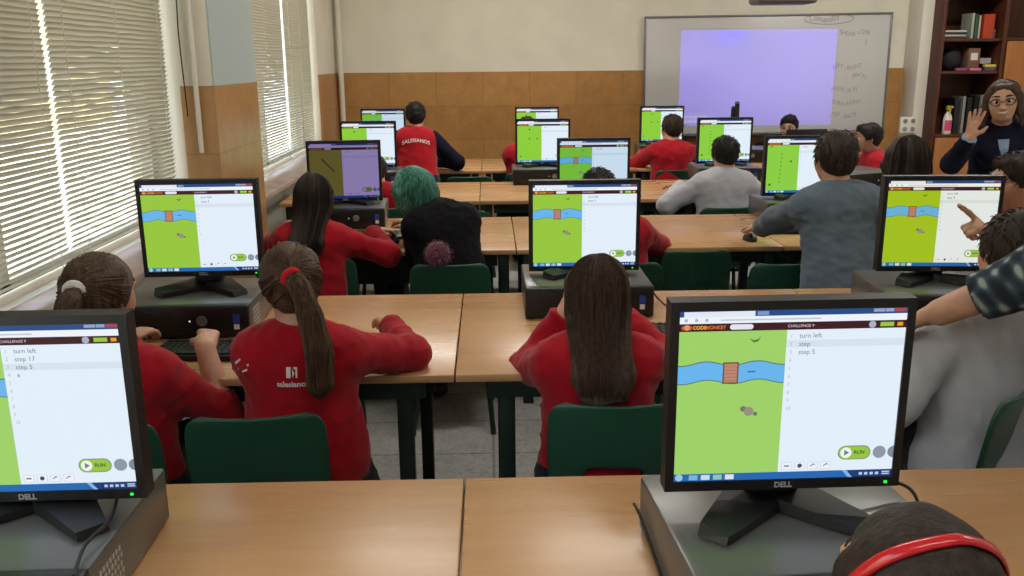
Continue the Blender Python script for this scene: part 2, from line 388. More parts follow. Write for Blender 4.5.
# ------------------------------------------------------------------ chairs
def make_chair():
    c = tag(empty('school_chair'), 'x', 'chair', 'green plastic school chairs')
    W, SZ = .335, .37
    # profile from seat front to back top, (y, z, halfwidth)
    prof = [(.185, SZ-.022, .150), (.175, SZ-.004, .160), (.14, SZ, .166), (.05, SZ-.008, .168), (-.05, SZ-.01, .164), (-.105, SZ+.0, .156), (-.135, SZ+.018, .150), (-.152, SZ+.045, .150), (-.163, SZ+.09, .154), (-.170, SZ+.135, .160), (-.176, SZ+.18, .163), (-.183, SZ+.236, .165), (-.194, SZ+.31, .163), (-.199, SZ+.335, .155), (-.2015, SZ+.347, .14), (-.203, SZ+.353, .118)]
    cols = [-1, -.92, -.75, -.44, -.2, 0, .2, .44, .75, .92, 1]
    vs = []; fs = []; nc = len(cols)
    for i, (y, z, hw) in enumerate(prof):
        for u in cols:
            bend = .028*u*u if i > 8 else .0; dish = .012*u*u if 1 < i < 6 else 0
            vs.append((u*hw, y+bend, z+dish))
    for i in range(len(prof)-1):
        for j in range(nc-1):
            if 7 <= i <= 9 and 3 <= j <= 6: continue     # hand slot
            fs.append((i*nc+j, i*nc+j+1, (i+1)*nc+j+1, (i+1)*nc+j))
    o = MB().raw(vs, fs, M['green_plastic']).build('seat_shell', c, smooth=60)
    m = o.modifiers.new('thickness', 'SOLIDIFY'); m.thickness = .012; m.offset = 0
    m = o.modifiers.new('soften', 'SUBSURF'); m.levels = 1; m.render_levels = 2
    for s in (-1, 1):
        MB().tube([(s*.12, .15, SZ-.025), (s*.135, .16, SZ-.06), (s*.16, .185, .02), (s*.161, .186, 0)], .011, M['green_steel'], 10).build('leg', c)
        MB().tube([(s*.12, -.1, SZ-.025), (s*.135, -.115, SZ-.06), (s*.165, -.2, .02), (s*.166, -.202, 0)], .011, M['green_steel'], 10).build('leg', c)
    mb = MB()
    for s in (-1, 1): mb.tube([(s*.12, .15, SZ-.026), (s*.12, -.1, SZ-.026)], .01, M['green_steel'], 8)
    mb.tube([(-.12, .1, SZ-.026), (.12, .1, SZ-.026)], .009, M['green_steel'], 8); mb.tube([(-.12, -.06, SZ-.026), (.12, -.06, SZ-.026)], .009, M['green_steel'], 8)
    mb.build('seat_frame', c)
    return c
chair0 = make_chair()
# (back x, back y, turn, label)
CH = [(-.55, 1.93, 4, 'green plastic chair behind the red-sweatered girl with the red hair tie'),
      (.29, 1.965, -3, 'green plastic chair under the girl whose long straight hair hangs over it'),
      (1.29, 2.02, 48, 'green plastic chair of the boy in the light grey sweatshirt, lower right'),
      (-.72, 3.63, 0, 'green chair back behind the long-haired girl in the third row'),
      (-.165, 3.49, 0, 'green chair below the maroon fur trim of the teal-haired person'),
      (.875, 3.69, 0, 'empty green chair with wide back, third row, right of the middle monitor'),
      (1.165, 3.42, 0, 'green chair beside the standing boy in blue-grey'),
      (.53, 3.47, 0, 'green chair mostly hidden by the second-row middle monitor, third-row child on it'),
      (1.3, 4.80, 0, 'green chair of the boy in the pale sweatshirt, fourth row'),
      (-.16, 4.79, -2, 'empty green chair at the fourth-row desk, past the black jacket'),
      (1.37, 6.52, 0, 'green chair behind the red-jacketed boy near the whiteboard'),
      (-.14, 6.27, 2, 'empty green chair at the back-row desk by the tiled wall'),
      (-.925, 1.9, 0, 'green chair under the girl with the white hair tie, behind the front left monitor'),
      (.46, .47, 0, 'green chair under the girl with the red headband'),
      (-.62, 4.92, 0, 'green chair hidden behind the dim third-row monitor'),
      (.27, 6.43, 0, 'green chair hidden behind the fourth-row middle monitor'),
      (2.98, 6.4, 95, 'green chair of the boy in red seen from the side near the whiteboard'),
      (2.6, 8.03, 180, 'green chair at the teacher table under the person behind the laptop')]
for i, (x, y, rz, lb) in enumerate(CH):
    a = R_(rz); o = place(chair0, i > 0, (x-math.sin(a)*.2, y+math.cos(a)*.2, 0), a, lb); o.scale.x = {5: .92, 6: .88}.get(i, 1)

# ------------------------------------------------------------------ computers
SW, SH = .338, .270          # lit screen
PW, PH = .364, .300          # panel
_em = {}
def E_(rgb, s=1.0):
    k = (rgb, s)
    if k not in _em: _em[k] = mat_emit('lit_%d_%d_%d' % rgb, rgb, s)
    return _em[k]
class Scr:
    """flat lit picture on the panel, u to the right, v down, both 0..1"""
    def __init__(s, dim=1.0, tint=(1, 1, 1)): s.mb = MB(); s.dim = dim; s.tint = tint
    def col(s, rgb): return E_(tuple(int(min(255, c*t)) for c, t in zip(rgb, s.tint)), s.dim)
    def P(s, u, v, l): return ((u-.5)*SW, -l*.00012, (.5-v)*SH)
    def rect(s, u0, v0, u1, v1, rgb, l=1): s.mb.poly([s.P(u0, v1, l), s.P(u1, v1, l), s.P(u1, v0, l), s.P(u0, v0, l)], s.col(rgb)); return s
    def poly(s, pts, rgb, l=2): s.mb.poly([s.P(u, v, l) for u, v in pts], s.col(rgb)); return s
    def disc(s, u, v, r, rgb, l=3, n=18): return s.poly([(u+r*math.cos(2*PI*k/n), v-r*math.sin(2*PI*k/n)*SW/SH) for k in range(n)], rgb, l)
    def pill(s, u0, v, u1, r, rgb, l=2):
        k = SW/SH; p = [(u1-r+r*math.sin(t), v+r*k*math.cos(t)) for t in [PI*i/10 for i in range(11)]]+[(u0+r-r*math.sin(t), v-r*k*math.cos(t)) for t in [PI*i/10 for i in range(11)]]
        return s.poly(p, rgb, l)
    def text(s, t, u, v, h, rgb, l=4, bold=0):
        vs, fs = text_geo(t, h*SH*1.35, 'LEFT', bold); o = s.P(u, v, l)
        s.mb.raw([(o[0]+x, o[1], o[2]+y) for x, y, z in vs], fs, s.col(rgb)); return s
def screen_mesh(level, lines, dim=1.0, tint=(1, 1, 1), green=(150, 205, 84), hl=2, detail=True):
    s = Scr(dim, tint); W = (226, 238, 250); G = green
    s.rect(0, 0, 1, .035, (38, 74, 130), 1).rect(.02, .006, .33, .036, (226, 232, 244), 2).rect(.34, .008, .39, .03, (120, 150, 200), 2)
    s.rect(.85, .006, .9, .024, (150, 165, 190), 2).rect(.903, .006, .94, .024, (150, 165, 190), 2).rect(.944, .006, .995, .024, (170, 70, 74), 2)
    s.rect(0, .035, 1, .073, (236, 242, 250), 1).rect(0, .073, 1, .117, (62, 26, 36), 1)
    for k in range(3): s.disc(.03+k*.045, .054, .008, (170, 182, 205), 2, 10)
    s.rect(.18, .05, .62, .059, (196, 200, 212), 2)
    if detail:
        s.disc(.02, .095, .010, (190, 90, 50), 3).disc(.048, .095, .010, (190, 90, 50), 3).disc(.034, .094, .013, (226, 150, 100), 4, 12)
        s.text('CODE', .06, .104, .02, (240, 170, 50), 4, .0003).text('MONKEY', .115, .104, .02, (200, 110, 52), 4, .0003)
        s.text('CHALLENGE 9', .475, .102, .017, (222, 205, 210))
    else: s.rect(.02, .083, .2, .107, (190, 110, 50), 2)
    s.pill(.222, .094, .325, .012, (228, 228, 238), 3)
    s.disc(.85, .095, .016, (170, 175, 190), 3).rect(.885, .083, .945, .107, (150, 200, 60), 3).rect(.96, .085, .985, .106, (224, 160, 40), 3)
    s.rect(0, .117, .475, .957, G, 1).rect(.475, .117, 1, .957, W, 1)
    dk = tuple(int(c*.55) for c in G)
    if level == 'river':
        n = 24; top = [(i/n*.475, .305+.012*math.sin(i*.55+1.2)) for i in range(n+1)]; bot = [(i/n*.475, .405+.012*math.sin(i*.55+1.0)) for i in range(n+1)]
        s.poly([(u, v-.006) for u, v in top]+[(u, v+.006) for u, v in reversed(bot)], (84, 120, 120), 2)
        s.poly(top+list(reversed(bot)), (104, 180, 236), 3)
        s.rect(.2, .295, .27, .42, (120, 74, 58), 4).rect(.206, .303, .264, .412, (186, 134, 110), 5)
        for k in range(5): s.rect(.206, .32+k*.02, .264, .323+k*.02, (150, 98, 78), 6)
        s.rect(.31, .348, .345, .356, (60, 110, 160), 4)
        s.disc(.3, .57, .014, (120, 116, 96), 3, 10).disc(.325, .585, .022, (150, 140, 128), 4, 12).disc(.355, .6, .01, (110, 110, 100), 5, 8)
        s.poly([(.31, .16), (.33, .172), (.35, .165), (.362, .145), (.35, .178), (.33, .185)], dk, 3)
    elif level == 'dots':
        for k in range(8): s.disc(.22-.003*k, .28+k*.075, .010, dk, 3, 8)
        s.disc(.36, .42, .016, dk, 3, 8).disc(.06, .85, .02, dk, 3, 8).disc(.06, .14, .016, (160, 110, 60), 3, 8)
    elif level == 'stones':
        for u, v in ((.24, .2), (.24, .43), (.39, .43), (.06, .86)): s.disc(u, v, .016, dk, 3, 8)
    elif level == 'log':
        s.poly([(.17, .28), (.19, .27), (.36, .51), (.35, .525)], (60, 56, 50), 3).disc(.33, .47, .014, (90, 84, 60), 4, 8)
    if hl: s.rect(.475, .13+hl*.047, 1, .17+hl*.047, tuple(int(c*.95) for c in W), 2)
    for i, t in enumerate(lines): s.text(t, .53, .163+i*.047, .028, (110, 112, 130), 4)
    for i in range(10): s.text(str(i+1), .49, .16+i*.047, .022, (176, 186, 204), 3)
    s.pill(.745, .85, .895, .034, (120, 130, 110), 2).pill(.749, .85, .891, .03, (150, 196, 70), 3).disc(.782, .85, .026, (238, 244, 240), 4)
    s.poly([(.774, .832), (.774, .868), (.797, .85)], (110, 126, 120), 5).text('RUN', .818, .858, .022, (60, 90, 30), 5, .0002)
    s.disc(.935, .85, .03, (140, 150, 165), 3)
    s.poly([(1.0, .813), (.985, .82), (.973, .838), (.973, .862), (.985, .88), (1.0, .887)], (125, 135, 150), 3)
    for k in range(4):
        u = .49+k*.06; s.rect(u, .9, u+.048, .945, (205, 212, 224), 2).rect(u+.003, .903, u+.045, .942, (236, 242, 250), 3)
        if k == 1: s.disc(u+.024, .922, .011, (70, 76, 90), 4, 8)
        elif k == 0: s.rect(u+.012, .918, u+.036, .926, (90, 96, 110), 4)
        else: s.poly([(u+.012, .93), (u+.012, .924), (u+.026, .91), (u+.038, .92), (u+.026, .917)], (70, 76, 90), 4)
    s.rect(0, .957, .8, 1, (36, 104, 176), 1).rect(.8, .957, 1, 1, (26, 58, 120), 1).poly([(.77, .957), (.79, .957), (.82, 1), (.8, 1)], (130, 180, 220), 3)
    s.disc(.025, .978, .017, (150, 200, 220), 3)
    for k in range(4): s.rect(.07+k*.055, .964, .11+k*.055, .994, [(120, 180, 220), (200, 220, 236), (140, 196, 190), (220, 226, 236)][k], 3)
    for k in range(4): s.rect(.85+k*.025, .972, .865+k*.025, .988, (190, 205, 226), 3)
    s.rect(.955, .968, .99, .976, (190, 205, 226), 3).rect(.955, .981, .99, .988, (190, 205, 226), 3)
    return s.mb
def make_monitor(scr, logo=True):
    """origin: middle of the foot on the PC case; faces -y"""
    m = tag(empty('computer_monitor'), 'x', 'monitor'); pz = .045+PH/2; py = .0
    bz = MB(); fr = .007
    # bezel ring
    xo, zo, xi, zi0, zi1 = PW/2, PH/2, SW/2, -PH/2+.0165, -PH/2+.0165+SH
    o_ = [(-xo, -zo), (xo, -zo), (xo, zo), (-xo, zo)]; i_ = [(-xi, zi0), (xi, zi0), (xi, zi1), (-xi, zi1)]
    vs = [(x, -.014, z+pz) for x, z in o_]+[(x, -.0155, z+pz) for x, z in i_]+[(x, -.0115, z+pz) for x, z in i_]+[(x, .02, z+pz) for x, z in o_]
    fs = []
    for k in range(4):
        n = (k+1) % 4; fs += [(k, n, 4+n, 4+k), (4+k, 4+n, 8+n, 8+k), (12+k, 12+n, n, k)]
    fs += [(12, 13, 14, 15)]
    bz.raw(vs, fs, M['black_plastic']); bz.build('bezel', m, smooth=30)
    MB().box((0, .033, pz), (PW*.8, .03, PH*.78), M['black_plastic'], .012, seg=3).build('back_cover', m)
    scn_o = scr.build('screen', m, smooth=0, recalc=False); scn_o.location = (0, -.0125, pz+(zi0+zi1)/2)
    nb = MB().box((0, .05, .115), (.075, .03, .2), M['black_plastic'], .01, seg=3).box((0, .045, .03), (.085, .04, .05), M['black_plastic'], .008); nb.build('neck', m)
    bs = MB()
    for s in (-1, 1):
        pts = [(s*.0, .075, 0), (s*.0, -.005, 0), (s*.108, -.1, 0), (s*.142, -.066, 0), (s*.055, .075, 0)]
        if s < 0: pts = pts[::-1]
        lo = [bs.bm.verts.new(p) for p in pts]; hi = [bs.bm.verts.new((x*.97, y*.97, .022 if i not in (2, 3) else .013)) for i, (x, y, z) in enumerate(pts)]
        ii = bs.mi(M['black_plastic'])
        bs.bm.faces.new(lo[::-1]); bs.bm.faces.new(hi)
        for k in range(5): bs.bm.faces.new((lo[k], lo[(k+1) % 5], hi[(k+1) % 5], hi[k]))
    bs.build('stand_base', m, smooth=25)
    if logo:
        lg = MB(); vs, fs = text_geo('DELL', .0125, 'CENTER', .0005); lg.raw([(x, -.0163, z+pz-PH/2+.0045) for x, z, _ in vs], fs, M['logo_grey']); lg.build('logo', m, smooth=0)
    MB().box((PW/2-.022, -.0155, pz-PH/2+.008), (.005, .003, .004), M['led_green'], .0008).build('power_light', m)
    b = MB()
    for k in range(4): b.cyl((PW/2-.04-k*.02, -.0145, pz-PH/2+.008), (PW/2-.04-k*.02, -.0165, pz-PH/2+.008), .0028, M['black_soft'], n=10)
    b.build('button_row', m)
    return m
def make_case():
    c = tag(empty('computer_case'), 'x', 'desktop computer'); W, D, H = .405, .35, .097
    b = MB(); b.box((0, .012, H/2+.003), (W, D-.024, H), M['case_grey'], .006, seg=2); b.build('metal_cover', c)
    f = MB(); f.box((0, -D/2+.012, H/2+.003), (W-.001, .03, H+.002), M['black_soft'], .007, seg=3)
    for k in range(4): f.box((-.07, -D/2-.0035, .02+k*.013), (.2, .002, .002), M['black_plastic'])
    f.box((-.09, -D/2-.003, .08), (.15, .003, .02), M['black_plastic'], .001); f.build('front_bezel', c)
    MB().cyl((.065, -D/2-.003, .055), (.065, -D/2-.009, .055), .016, M['silver'], .014, n=24).build('power_button', c)
    MB().box((.03, -D/2-.004, .055), (.004, .002, .004), M['led_white']).build('power_light', c)
    MB().box((.165, -D/2-.004, .06), (.02, .001, .026), M['sticker_blue']).box((.165, -D/2-.004, .036), (.016, .001, .016), M['sticker_white']).build('sticker', c)
    v = MB()
    for i in range(5):
        for j in range(7): v.box((W/2+.0005, -.12+j*.012+(i % 2)*.004, .02+i*.013), (.001, .007, .008), M['vent_grey'])
    v.build('vent', c)
    ft = MB()
    for sx in (-1, 1):
        for sy in (-1, 1): ft.cyl((sx*.17, sy*.14, 0), (sx*.17, sy*.14, .005), .01, M['black_soft'], n=10)
    ft.build('rubber_feet', c)
    return c
TT = .72
SCREENS = {}
def proto_monitor(kind):
    if kind not in SCREENS:
        a = {'front': ('river', ['turn left', 'step', 'step 5'], dict(hl=1, green=(158, 208, 104))), 'frontL': ('river', ['turn left', 'step 17', 'step 5', 'x'], dict(green=(158, 208, 104))),
             'river': ('river', ['turn left', 'step 9'], dict(green=(150, 198, 62), detail=True)), 'warm': ('river', ['turn left', 'step 9'], dict(green=(160, 196, 34), tint=(1, .97, .9))),
             'dots': ('dots', ['step 3'], dict(green=(138, 204, 66), detail=False)), 'stones': ('stones', ['step'], dict(green=(140, 204, 60), detail=False)), 'log': ('log', ['step'], dict(dim=.62, tint=(.72, .62, .82), green=(150, 160, 56), detail=False)),
             'river_far': ('river', ['turn left'], dict(green=(128, 198, 60), detail=False, tint=(.88, .92, .94)))}[kind]
        SCREENS[kind] = [screen_mesh(a[0], a[1], **a[2]), None]
        SCREENS[kind][1] = make_monitor(SCREENS[kind][0]); return SCREENS[kind][1], False
    return SCREENS[kind][1], True
case0 = make_case(); case_used = False
# x centre, panel y, screen, turn, monitor label, case label
MON = [(.442, 1.268, 'front', 1, 'large black monitor in front, right of centre, two lines of code and a river game', 'grey desktop computer under the large front monitor, right of centre'),
       (-.728, 1.316, 'frontL', 1, 'black monitor cut off by the left edge of the picture, four code lines', 'grey desktop computer at the lower left corner, vent holes on its side'),
       (-.890, 2.755, 'river', 1.5, 'black monitor by the window in the second row, beside the ponytailed girl in red', 'grey desktop computer with silver button under the second-row window monitor'),
       (.308, 2.91, 'river', 0, 'black monitor in the second row right behind the long straight hair', 'grey desktop computer in the second row, partly hidden by the long-haired girl'),
       (1.40, 2.74, 'warm', -4, 'black monitor in the second row with a hand pointing at its white half', 'grey desktop computer under the monitor being pointed at'),
       (-.722, 4.51, 'log', 3, 'dim purplish monitor with a diagonal log, in front of the long-haired girl', 'desktop computer between the long-haired girl and the teal hair'),
       (.52, 4.51, 'river_far', 0, 'third-row middle monitor with a dark head in front of its lower edge', 'desktop computer hidden behind the third-row child, middle of the room'),
       (1.56, 4.51, 'dots', 0, 'monitor half covered by the head of the boy in blue-grey', 'desktop computer beside the left arm of the boy in blue-grey'),
       (-.79, 5.98, 'stones', 0, 'fourth-row monitor by the window, partly behind the dim purplish one', 'desktop computer of the fourth-row window monitor'),
       (.356, 6.04, 'stones', 0, 'fourth-row monitor showing three stones on green, middle column', 'desktop computer under the fourth-row monitor with three stones'),
       (1.557, 5.98, 'dots', 0, 'monitor in front of the boy in the pale sweatshirt', 'desktop computer of the boy in the pale sweatshirt'),
       (-.87, 7.55, 'river_far', 0, 'back-row monitor by the window, beside the boy in the red and navy jacket', 'desktop computer of the back-row window monitor'),
       (.40, 7.6, 'stones', 0, 'back-row middle monitor against the tiled wall, partly hidden by another monitor', 'desktop computer of the back-row middle monitor'),
       (1.435, 7.55, 'stones', 0, 'back-row monitor beside the red-jacketed boy, in front of the whiteboard', 'desktop computer in front of the red-jacketed boy at the back')]
LOW = []
for x, y, k, tr, lm, lc in MON:
    pr_, us = proto_monitor(k); a = R_(tr)
    cy = y-.02; cdx = {0: .022, 1: -.05, 2: -.03}.get(MON.index((x, y, k, tr, lm, lc)), 0)
    place(case0, case_used, (x+cdx, cy, TT), a+(R_(3) if cdx == .022 else 0), lc, 'desktop computers on the desks'); case_used = True
    mo = place(pr_, us, (x+.0, y, TT+.1025), a, lm, 'black computer monitors')
    if MON.index((x, y, k, tr, lm, lc)) >= 3 or k == 'frontL': LOW.append((mo, .014 if k == 'warm' else .02 if k == 'frontL' else .036))
o = place(case0, True, (2.36, 5.62, TT), R_(20), 'desktop computer with pale shiny top between the blue-grey boy and the dark-haired child', 'desktop computers on the desks'); o.location.x = 2.30
o = place(case0, True, (2.0, 7.15, TT), R_(-8), 'desktop computer with violet sheen at the right end of the back row', 'desktop computers on the desks')
mo = place(SCREENS['stones'][1], True, (1.98, 7.25, TT+.1025), R_(75), 'monitor turned edge-on against the violet projection', 'black computer monitors')

for mo, dz in LOW:                       # screens pushed right down on their stands
    for ch in mo.children:
        if not ch.name.startswith(('neck', 'stand_base')): ch.location.z -= dz
def make_keyboard():
    k = tag(empty('keyboard'), 'x', 'keyboard'); W, D = .44, .15
    MB().box((0, 0, .009), (W, D, .016), M['black_plastic'], .004).build('keyboard_body', k)
    mb = MB()
    for r in range(6):
        y = D/2-.022-r*.0205-(.006 if r else 0); x = -W/2+.012
        widths = [1]*15 if r < 5 else [1.4, 1.1, 1.1, 5.6, 1.1, 1.1, 1.4]
        for w in widths+[.35, 1, 1, 1]+([.35, 1, 1, 1] if r else []):
            ww = w*.0183
            if w > .5: mb.box((x+ww/2, y, .0195), (ww-.0028, .0162, .006), M['key'], .0012, seg=1)
            x += ww
            if x > W/2-.02: break
    mb.build('keycaps', k); return k
kb0 = make_keyboard()
for i, (x, y, rz, lb) in enumerate([(-.72, 2.42, -3, 'black keyboard under the fist of the girl with the white hair tie'), (.42, 2.53, -4, 'black keyboard to the right of the long-haired girl in red'), (1.38, 2.42, 0, 'black keyboard in front of the boy in the light grey sweatshirt'),
                                    (-.62, 4.12, 0, 'black keyboard by the hands of the teal-haired person'), (.45, 4.1, 0, 'black keyboard in front of the hidden third-row child'), (1.45, 4.12, 0, 'black keyboard in front of the standing boy in blue-grey'), (1.5, 5.55, 0, 'black keyboard before the boy in the pale sweatshirt'), (.5, .98, 0, 'black keyboard in front of the large front monitor')]):
    place(kb0, i > 0, (x, y, TT), R_(rz), lb, 'black keyboards')
def make_mouse():
    k = tag(empty('computer_mouse'), 'x', 'mouse'); mb = MB().sphere((0, 0, .004), .03, M['black_plastic'], sc=(1, 1.75, .95), seg=20)
    for v in mb.bm.verts: v.co.z = max(v.co.z, 0)
    mb.build('mouse_body', k); MB().cyl((-.003, .03, .0255), (.003, .03, .0255), .006, M['silver'], n=12).build('scroll_wheel', k); return k
ms0 = make_mouse()
for i, (x, y, rz, lb) in enumerate([(-.44, 3.99, 20, 'dark mouse under the hand of the teal-haired person'), (1.16, 3.93, 0, 'mouse under the left hand of the boy in blue-grey')]): place(ms0, i > 0, (x, y, TT), R_(rz), lb, 'computer mice')
def cable(pts, lb, r=.0028):
    P = [Vector(p) for p in pts]; out = []
    for i in range(len(P)-1):
        p0, p1, p2, p3 = P[max(i-1, 0)], P[i], P[i+1], P[min(i+2, len(P)-1)]
        for k in range(6):
            t = k/6; out.append(.5*((2*p1)+(p2-p0)*t+(2*p0-5*p1+4*p2-p3)*t*t+(3*p1-p0-3*p2+p3)*t**3))
    out.append(P[-1]); return tag(MB().tube(out, r, M['cable'], 8).build('cable'), lb, 'cable')
cable([(.243, 1.42, .76), (.248, 1.38, .755), (.254, 1.3, .74), (.259, 1.2, .7255), (.262, 1.1, .724), (.252, .98, .724)], 'thin black cable hanging down the left side of the front desktop computer')
cable([(.6, 1.35, .86), (.65, 1.33, .84), (.678, 1.31, .825), (.69, 1.28, .77), (.705, 1.25, .735), (.75, 1.2, .7235)], 'black cable running from behind the large front monitor onto the desk')
cable([(-.62, 1.38, .845), (-.6, 1.32, .838), (-.585, 1.25, .838), (-.59, 1.18, .838), (-.57, 1.1, .838)], 'cable lying on top of the lower left desktop computer')
cable([(.515, 2.88, .80), (.54, 2.86, .755), (.58, 2.8, .726), (.66, 2.77, .7245), (.74, 2.8, .7245)], 'black cable on the second-row desk right of the middle desktop computer')

# ------------------------------------------------------------------ back wall things
wb = tag(empty('whiteboard', (2.5, YB-.03, 1.36), 0), 'large whiteboard on the back wall with violet projection and handwriting', 'whiteboard'); wb.rotation_euler = (0, R_(-.55), 0)
BW, BH = 2.2, 1.03
MB().box((0, 0, 0), (BW, .016, BH), M['board'], .002).build('board_surface', wb)
mb = MB()
for s in (-1, 1): mb.box((s*BW/2, -.006, 0), (.018, .026, BH+.018), M['board_frame'], .004); mb.box((0, -.006, s*BH/2), (BW+.016, .026, .018), M['board_frame'], .004)
mb.build('board_frame', wb)
MB().box((0, -.04, -BH/2-.012), (BW*.9, .07, .014), M['silver'], .003).box((0, -.073, -BH/2-.006), (BW*.9, .004, .02), M['silver']).build('pen_tray', wb)
mb = MB()
for t, x, z, sz in [('Comandos', .36, .455, .075), ('-  SHOW = DIR', .6, .33, .058), ('|', .88, .25, .07), ('LEFT , RIGHT', .6, .04, .056), ('(BACK)', .78, -.04, .052), ('MOVE (X,Y)', .6, -.16, .056), ('- TURN RIGHT', .58, -.28, .056), ('STEP , BACK', .6, -.39, .056)]:
    vs, fs = text_geo(t, sz); mb.raw([(a*.82+x, -.0086, b+z+.01*math.sin(a*25)) for a, b, _ in vs], fs, M['marker'])
mb.tube([(.54+.22*math.cos(2*PI*k/30), -.009, .475+.045*math.sin(2*PI*k/30)) for k in range(30)], .003, M['marker'], 5, closed=True)
mb.build('handwriting', wb, smooth=0)
pj = tag(empty('projector', (2.29, 7.25, 1.905)), 'short-throw projector hanging above the whiteboard, only its underside in view', 'projector')
MB().box((0, 0, .06), (.46, .3, .11), M['proj_grey'], .03, seg=4).box((0, .1, .115), (.2, .14, .05), M['proj_grey'], .02).build('projector_body', pj)
MB().cyl((0, .149, .06), (0, .165, .06), .035, M['black_soft'], n=24).build('lens', pj)
MB().cyl((0, .0, .1), (0, 0, ZC-1.905), .025, M['silver']).box((0, 0, ZC-1.905-.01), (.14, .14, .02), M['silver'], .003).build('ceiling_mount', pj)
# bookcase
bc = tag(empty('bookcase', (4.5, 7.85, 0)), 'tall dark reddish wooden bookcase right of the whiteboard', 'bookcase'); x0, x1, xd = -.625, .78, -.09
mb = MB()
for x in (x0, x1): mb.box((x, .215, 1.25), (.03, .43, 2.5), M['darkwood'], .003)
mb.box((xd, .215, 1.25), (.035, .43, 2.5), M['darkwood'], .003).box(((x0+x1)/2, .425, 1.25), (x1-x0, .012, 2.5), M['darkwood']).box(((x0+x1)/2, .215, 2.49), (x1-x0+.03, .43, .03), M['darkwood'], .003).box(((x0+x1)/2, .215, .04), (x1-x0, .4, .08), M['darkwood'])
mb.build('carcass', bc)
SZ = [.845, 1.385, 1.655, 2.02]
for z in SZ: MB().box(((x0+xd)/2, .215, z-.012), (xd-x0-.03, .4, .024), M['darkwood'], .002).build('shelf', bc)
for z in (1.0, 1.655): MB().box(((x1+xd)/2, .215, z-.012), (x1-xd-.03, .4, .024), M['darkwood'], .002).build('shelf', bc)
for a, b, z0, z1, mm in ((x0+.018, xd-.02, .09, .82, M['doorwood']), (xd+.02, x1-.018, .09, .97, M['doorwood']), (xd+.02, x1-.018, 1.01, 1.63, M['doorwood'])):
    d = MB().box(((a+b)/2, -.008, (z0+z1)/2), (b-a, .018, z1-z0), mm, .003).build('cabinet_door', bc)
    MB().cyl((b-.05, -.016, z1-.1), (b-.05, -.036, z1-.1), .011, M['silver'], n=14).build('knob', d)
structure(MB().box((3.81, 8.16, ZC/2), (.1, .28, ZC), M['white_paint'], .004).build('trim_9'))
sb = tag(empty('wall_socket', (3.725, 8.02, .92)), 'white double socket box at the foot of the white strip beside the bookcase', 'socket')
MB().box((0, -.0, 0), (.15, .035, .14), M['white_paint'], .006).build('socket_box', sb)
mb = MB()
for x in (-.035, .035):
    for z in (-.035, .035): mb.cyl((x, -.017, z), (x, -.02, z), .02, M['silver'], n=20)
mb.build('socket_face', sb)
# books and things on the shelves (front edges near y = 7.9)
rnd = random.Random(5)
def book(x, y, z, th, h, d, rgb, label, flat=False, tilt=0, grp='books on the bookcase shelves'):
    b = tag(empty('book', (x, y, z)), label, 'book', grp); cm = mat('book_cover', rgb, .5); pg = M['sticker_white']
    if flat:
        MB().box((0, d/2, th/2), (h-.006, d-.006, th-.004), pg).build('pages', b); MB().box((0, d/2, .0015), (h, d, .003), cm).box((0, d/2, th-.0015), (h, d, .003), cm).box((0, .0015, th/2), (h, .003, th), cm).build('cover', b); b.rotation_euler = (0, 0, tilt)
    else:
        MB().box((0, d/2, h/2), (th-.004, d-.006, h-.006), pg).build('pages', b); MB().box((-th/2+.0015, d/2, h/2), (.003, d, h), cm).box((th/2-.0015, d/2, h/2), (.003, d, h), cm).box((0, .0015, h/2), (th, .003, h), cm).build('cover', b); b.rotation_euler = (0, tilt, 0)
    return b
S1 = 1.655
for i, (x, th, h, c, lb) in enumerate([(4.155, .028, .21, (170, 176, 160), 'thin pale green book, first upright book on the top visible shelf'), (4.187, .03, .2, (60, 90, 70), 'green book left of the red-orange binder on the top visible shelf'), (4.215, .022, .19, (196, 190, 176), 'cream book squeezed between green and red-orange spines')]): book(x, 7.92, S1, th, h, .17, c, lb)
book(4.285, 7.9, S1, .1, .2, .2, (178, 62, 36), 'thick red-orange binder upright on the top visible shelf')
for i, (c, lb) in enumerate([((60, 56, 54), 'dark magazine at the bottom of the flat pile, top visible shelf'), ((190, 186, 180), 'white magazine lowest but one in the flat pile'), ((46, 48, 60), 'navy magazine in the middle of the flat pile'), ((206, 200, 190), 'white magazine on top of the flat pile')]): book(4.005, 7.9, S1+i*.018, .017, .2, .19, c, lb, True, R_((-4, 3, -2, 5)[i]))
bx = MB().box((4.360, 8.0, S1+.04), (.046, .09, .08), mat('grey_tin', (150, 146, 140), .4, .3), .008); tag(bx.build('pencil_tin'), 'small grey tin at the right end of the top visible shelf', 'tin')
S2 = 1.385
bag = MB().sphere((4.05, 8.03, S2+.1), .1, mat('dark_bag_cloth', (30, 26, 30), .8, bump=.3, bscale=40), sc=(.85, .8, 1)).build('cloth_bag'); tag(bag, 'dark rounded cloth bag on the middle shelf of the bookcase', 'bag')
bag.data.transform(Matrix.Translation((0, 0, 0)))
bxx = tag(empty('carton', (4.205, 8.0, S2)), 'brown carton standing on the middle shelf right of the dark bag', 'box'); MB().box((0, 0, .095), (.1, .14, .19), mat('brown_card', (120, 88, 70), .8), .003).build('carton_body', bxx); MB().box((0, -.0705, .12), (.06, .001, .06), M['sticker_white']).build('sticker', bxx)
book(4.33, 7.97, S2+.058, .05, .1, .17, (186, 180, 182), 'white box file lying tilted above the colourful packets', True, R_(6))
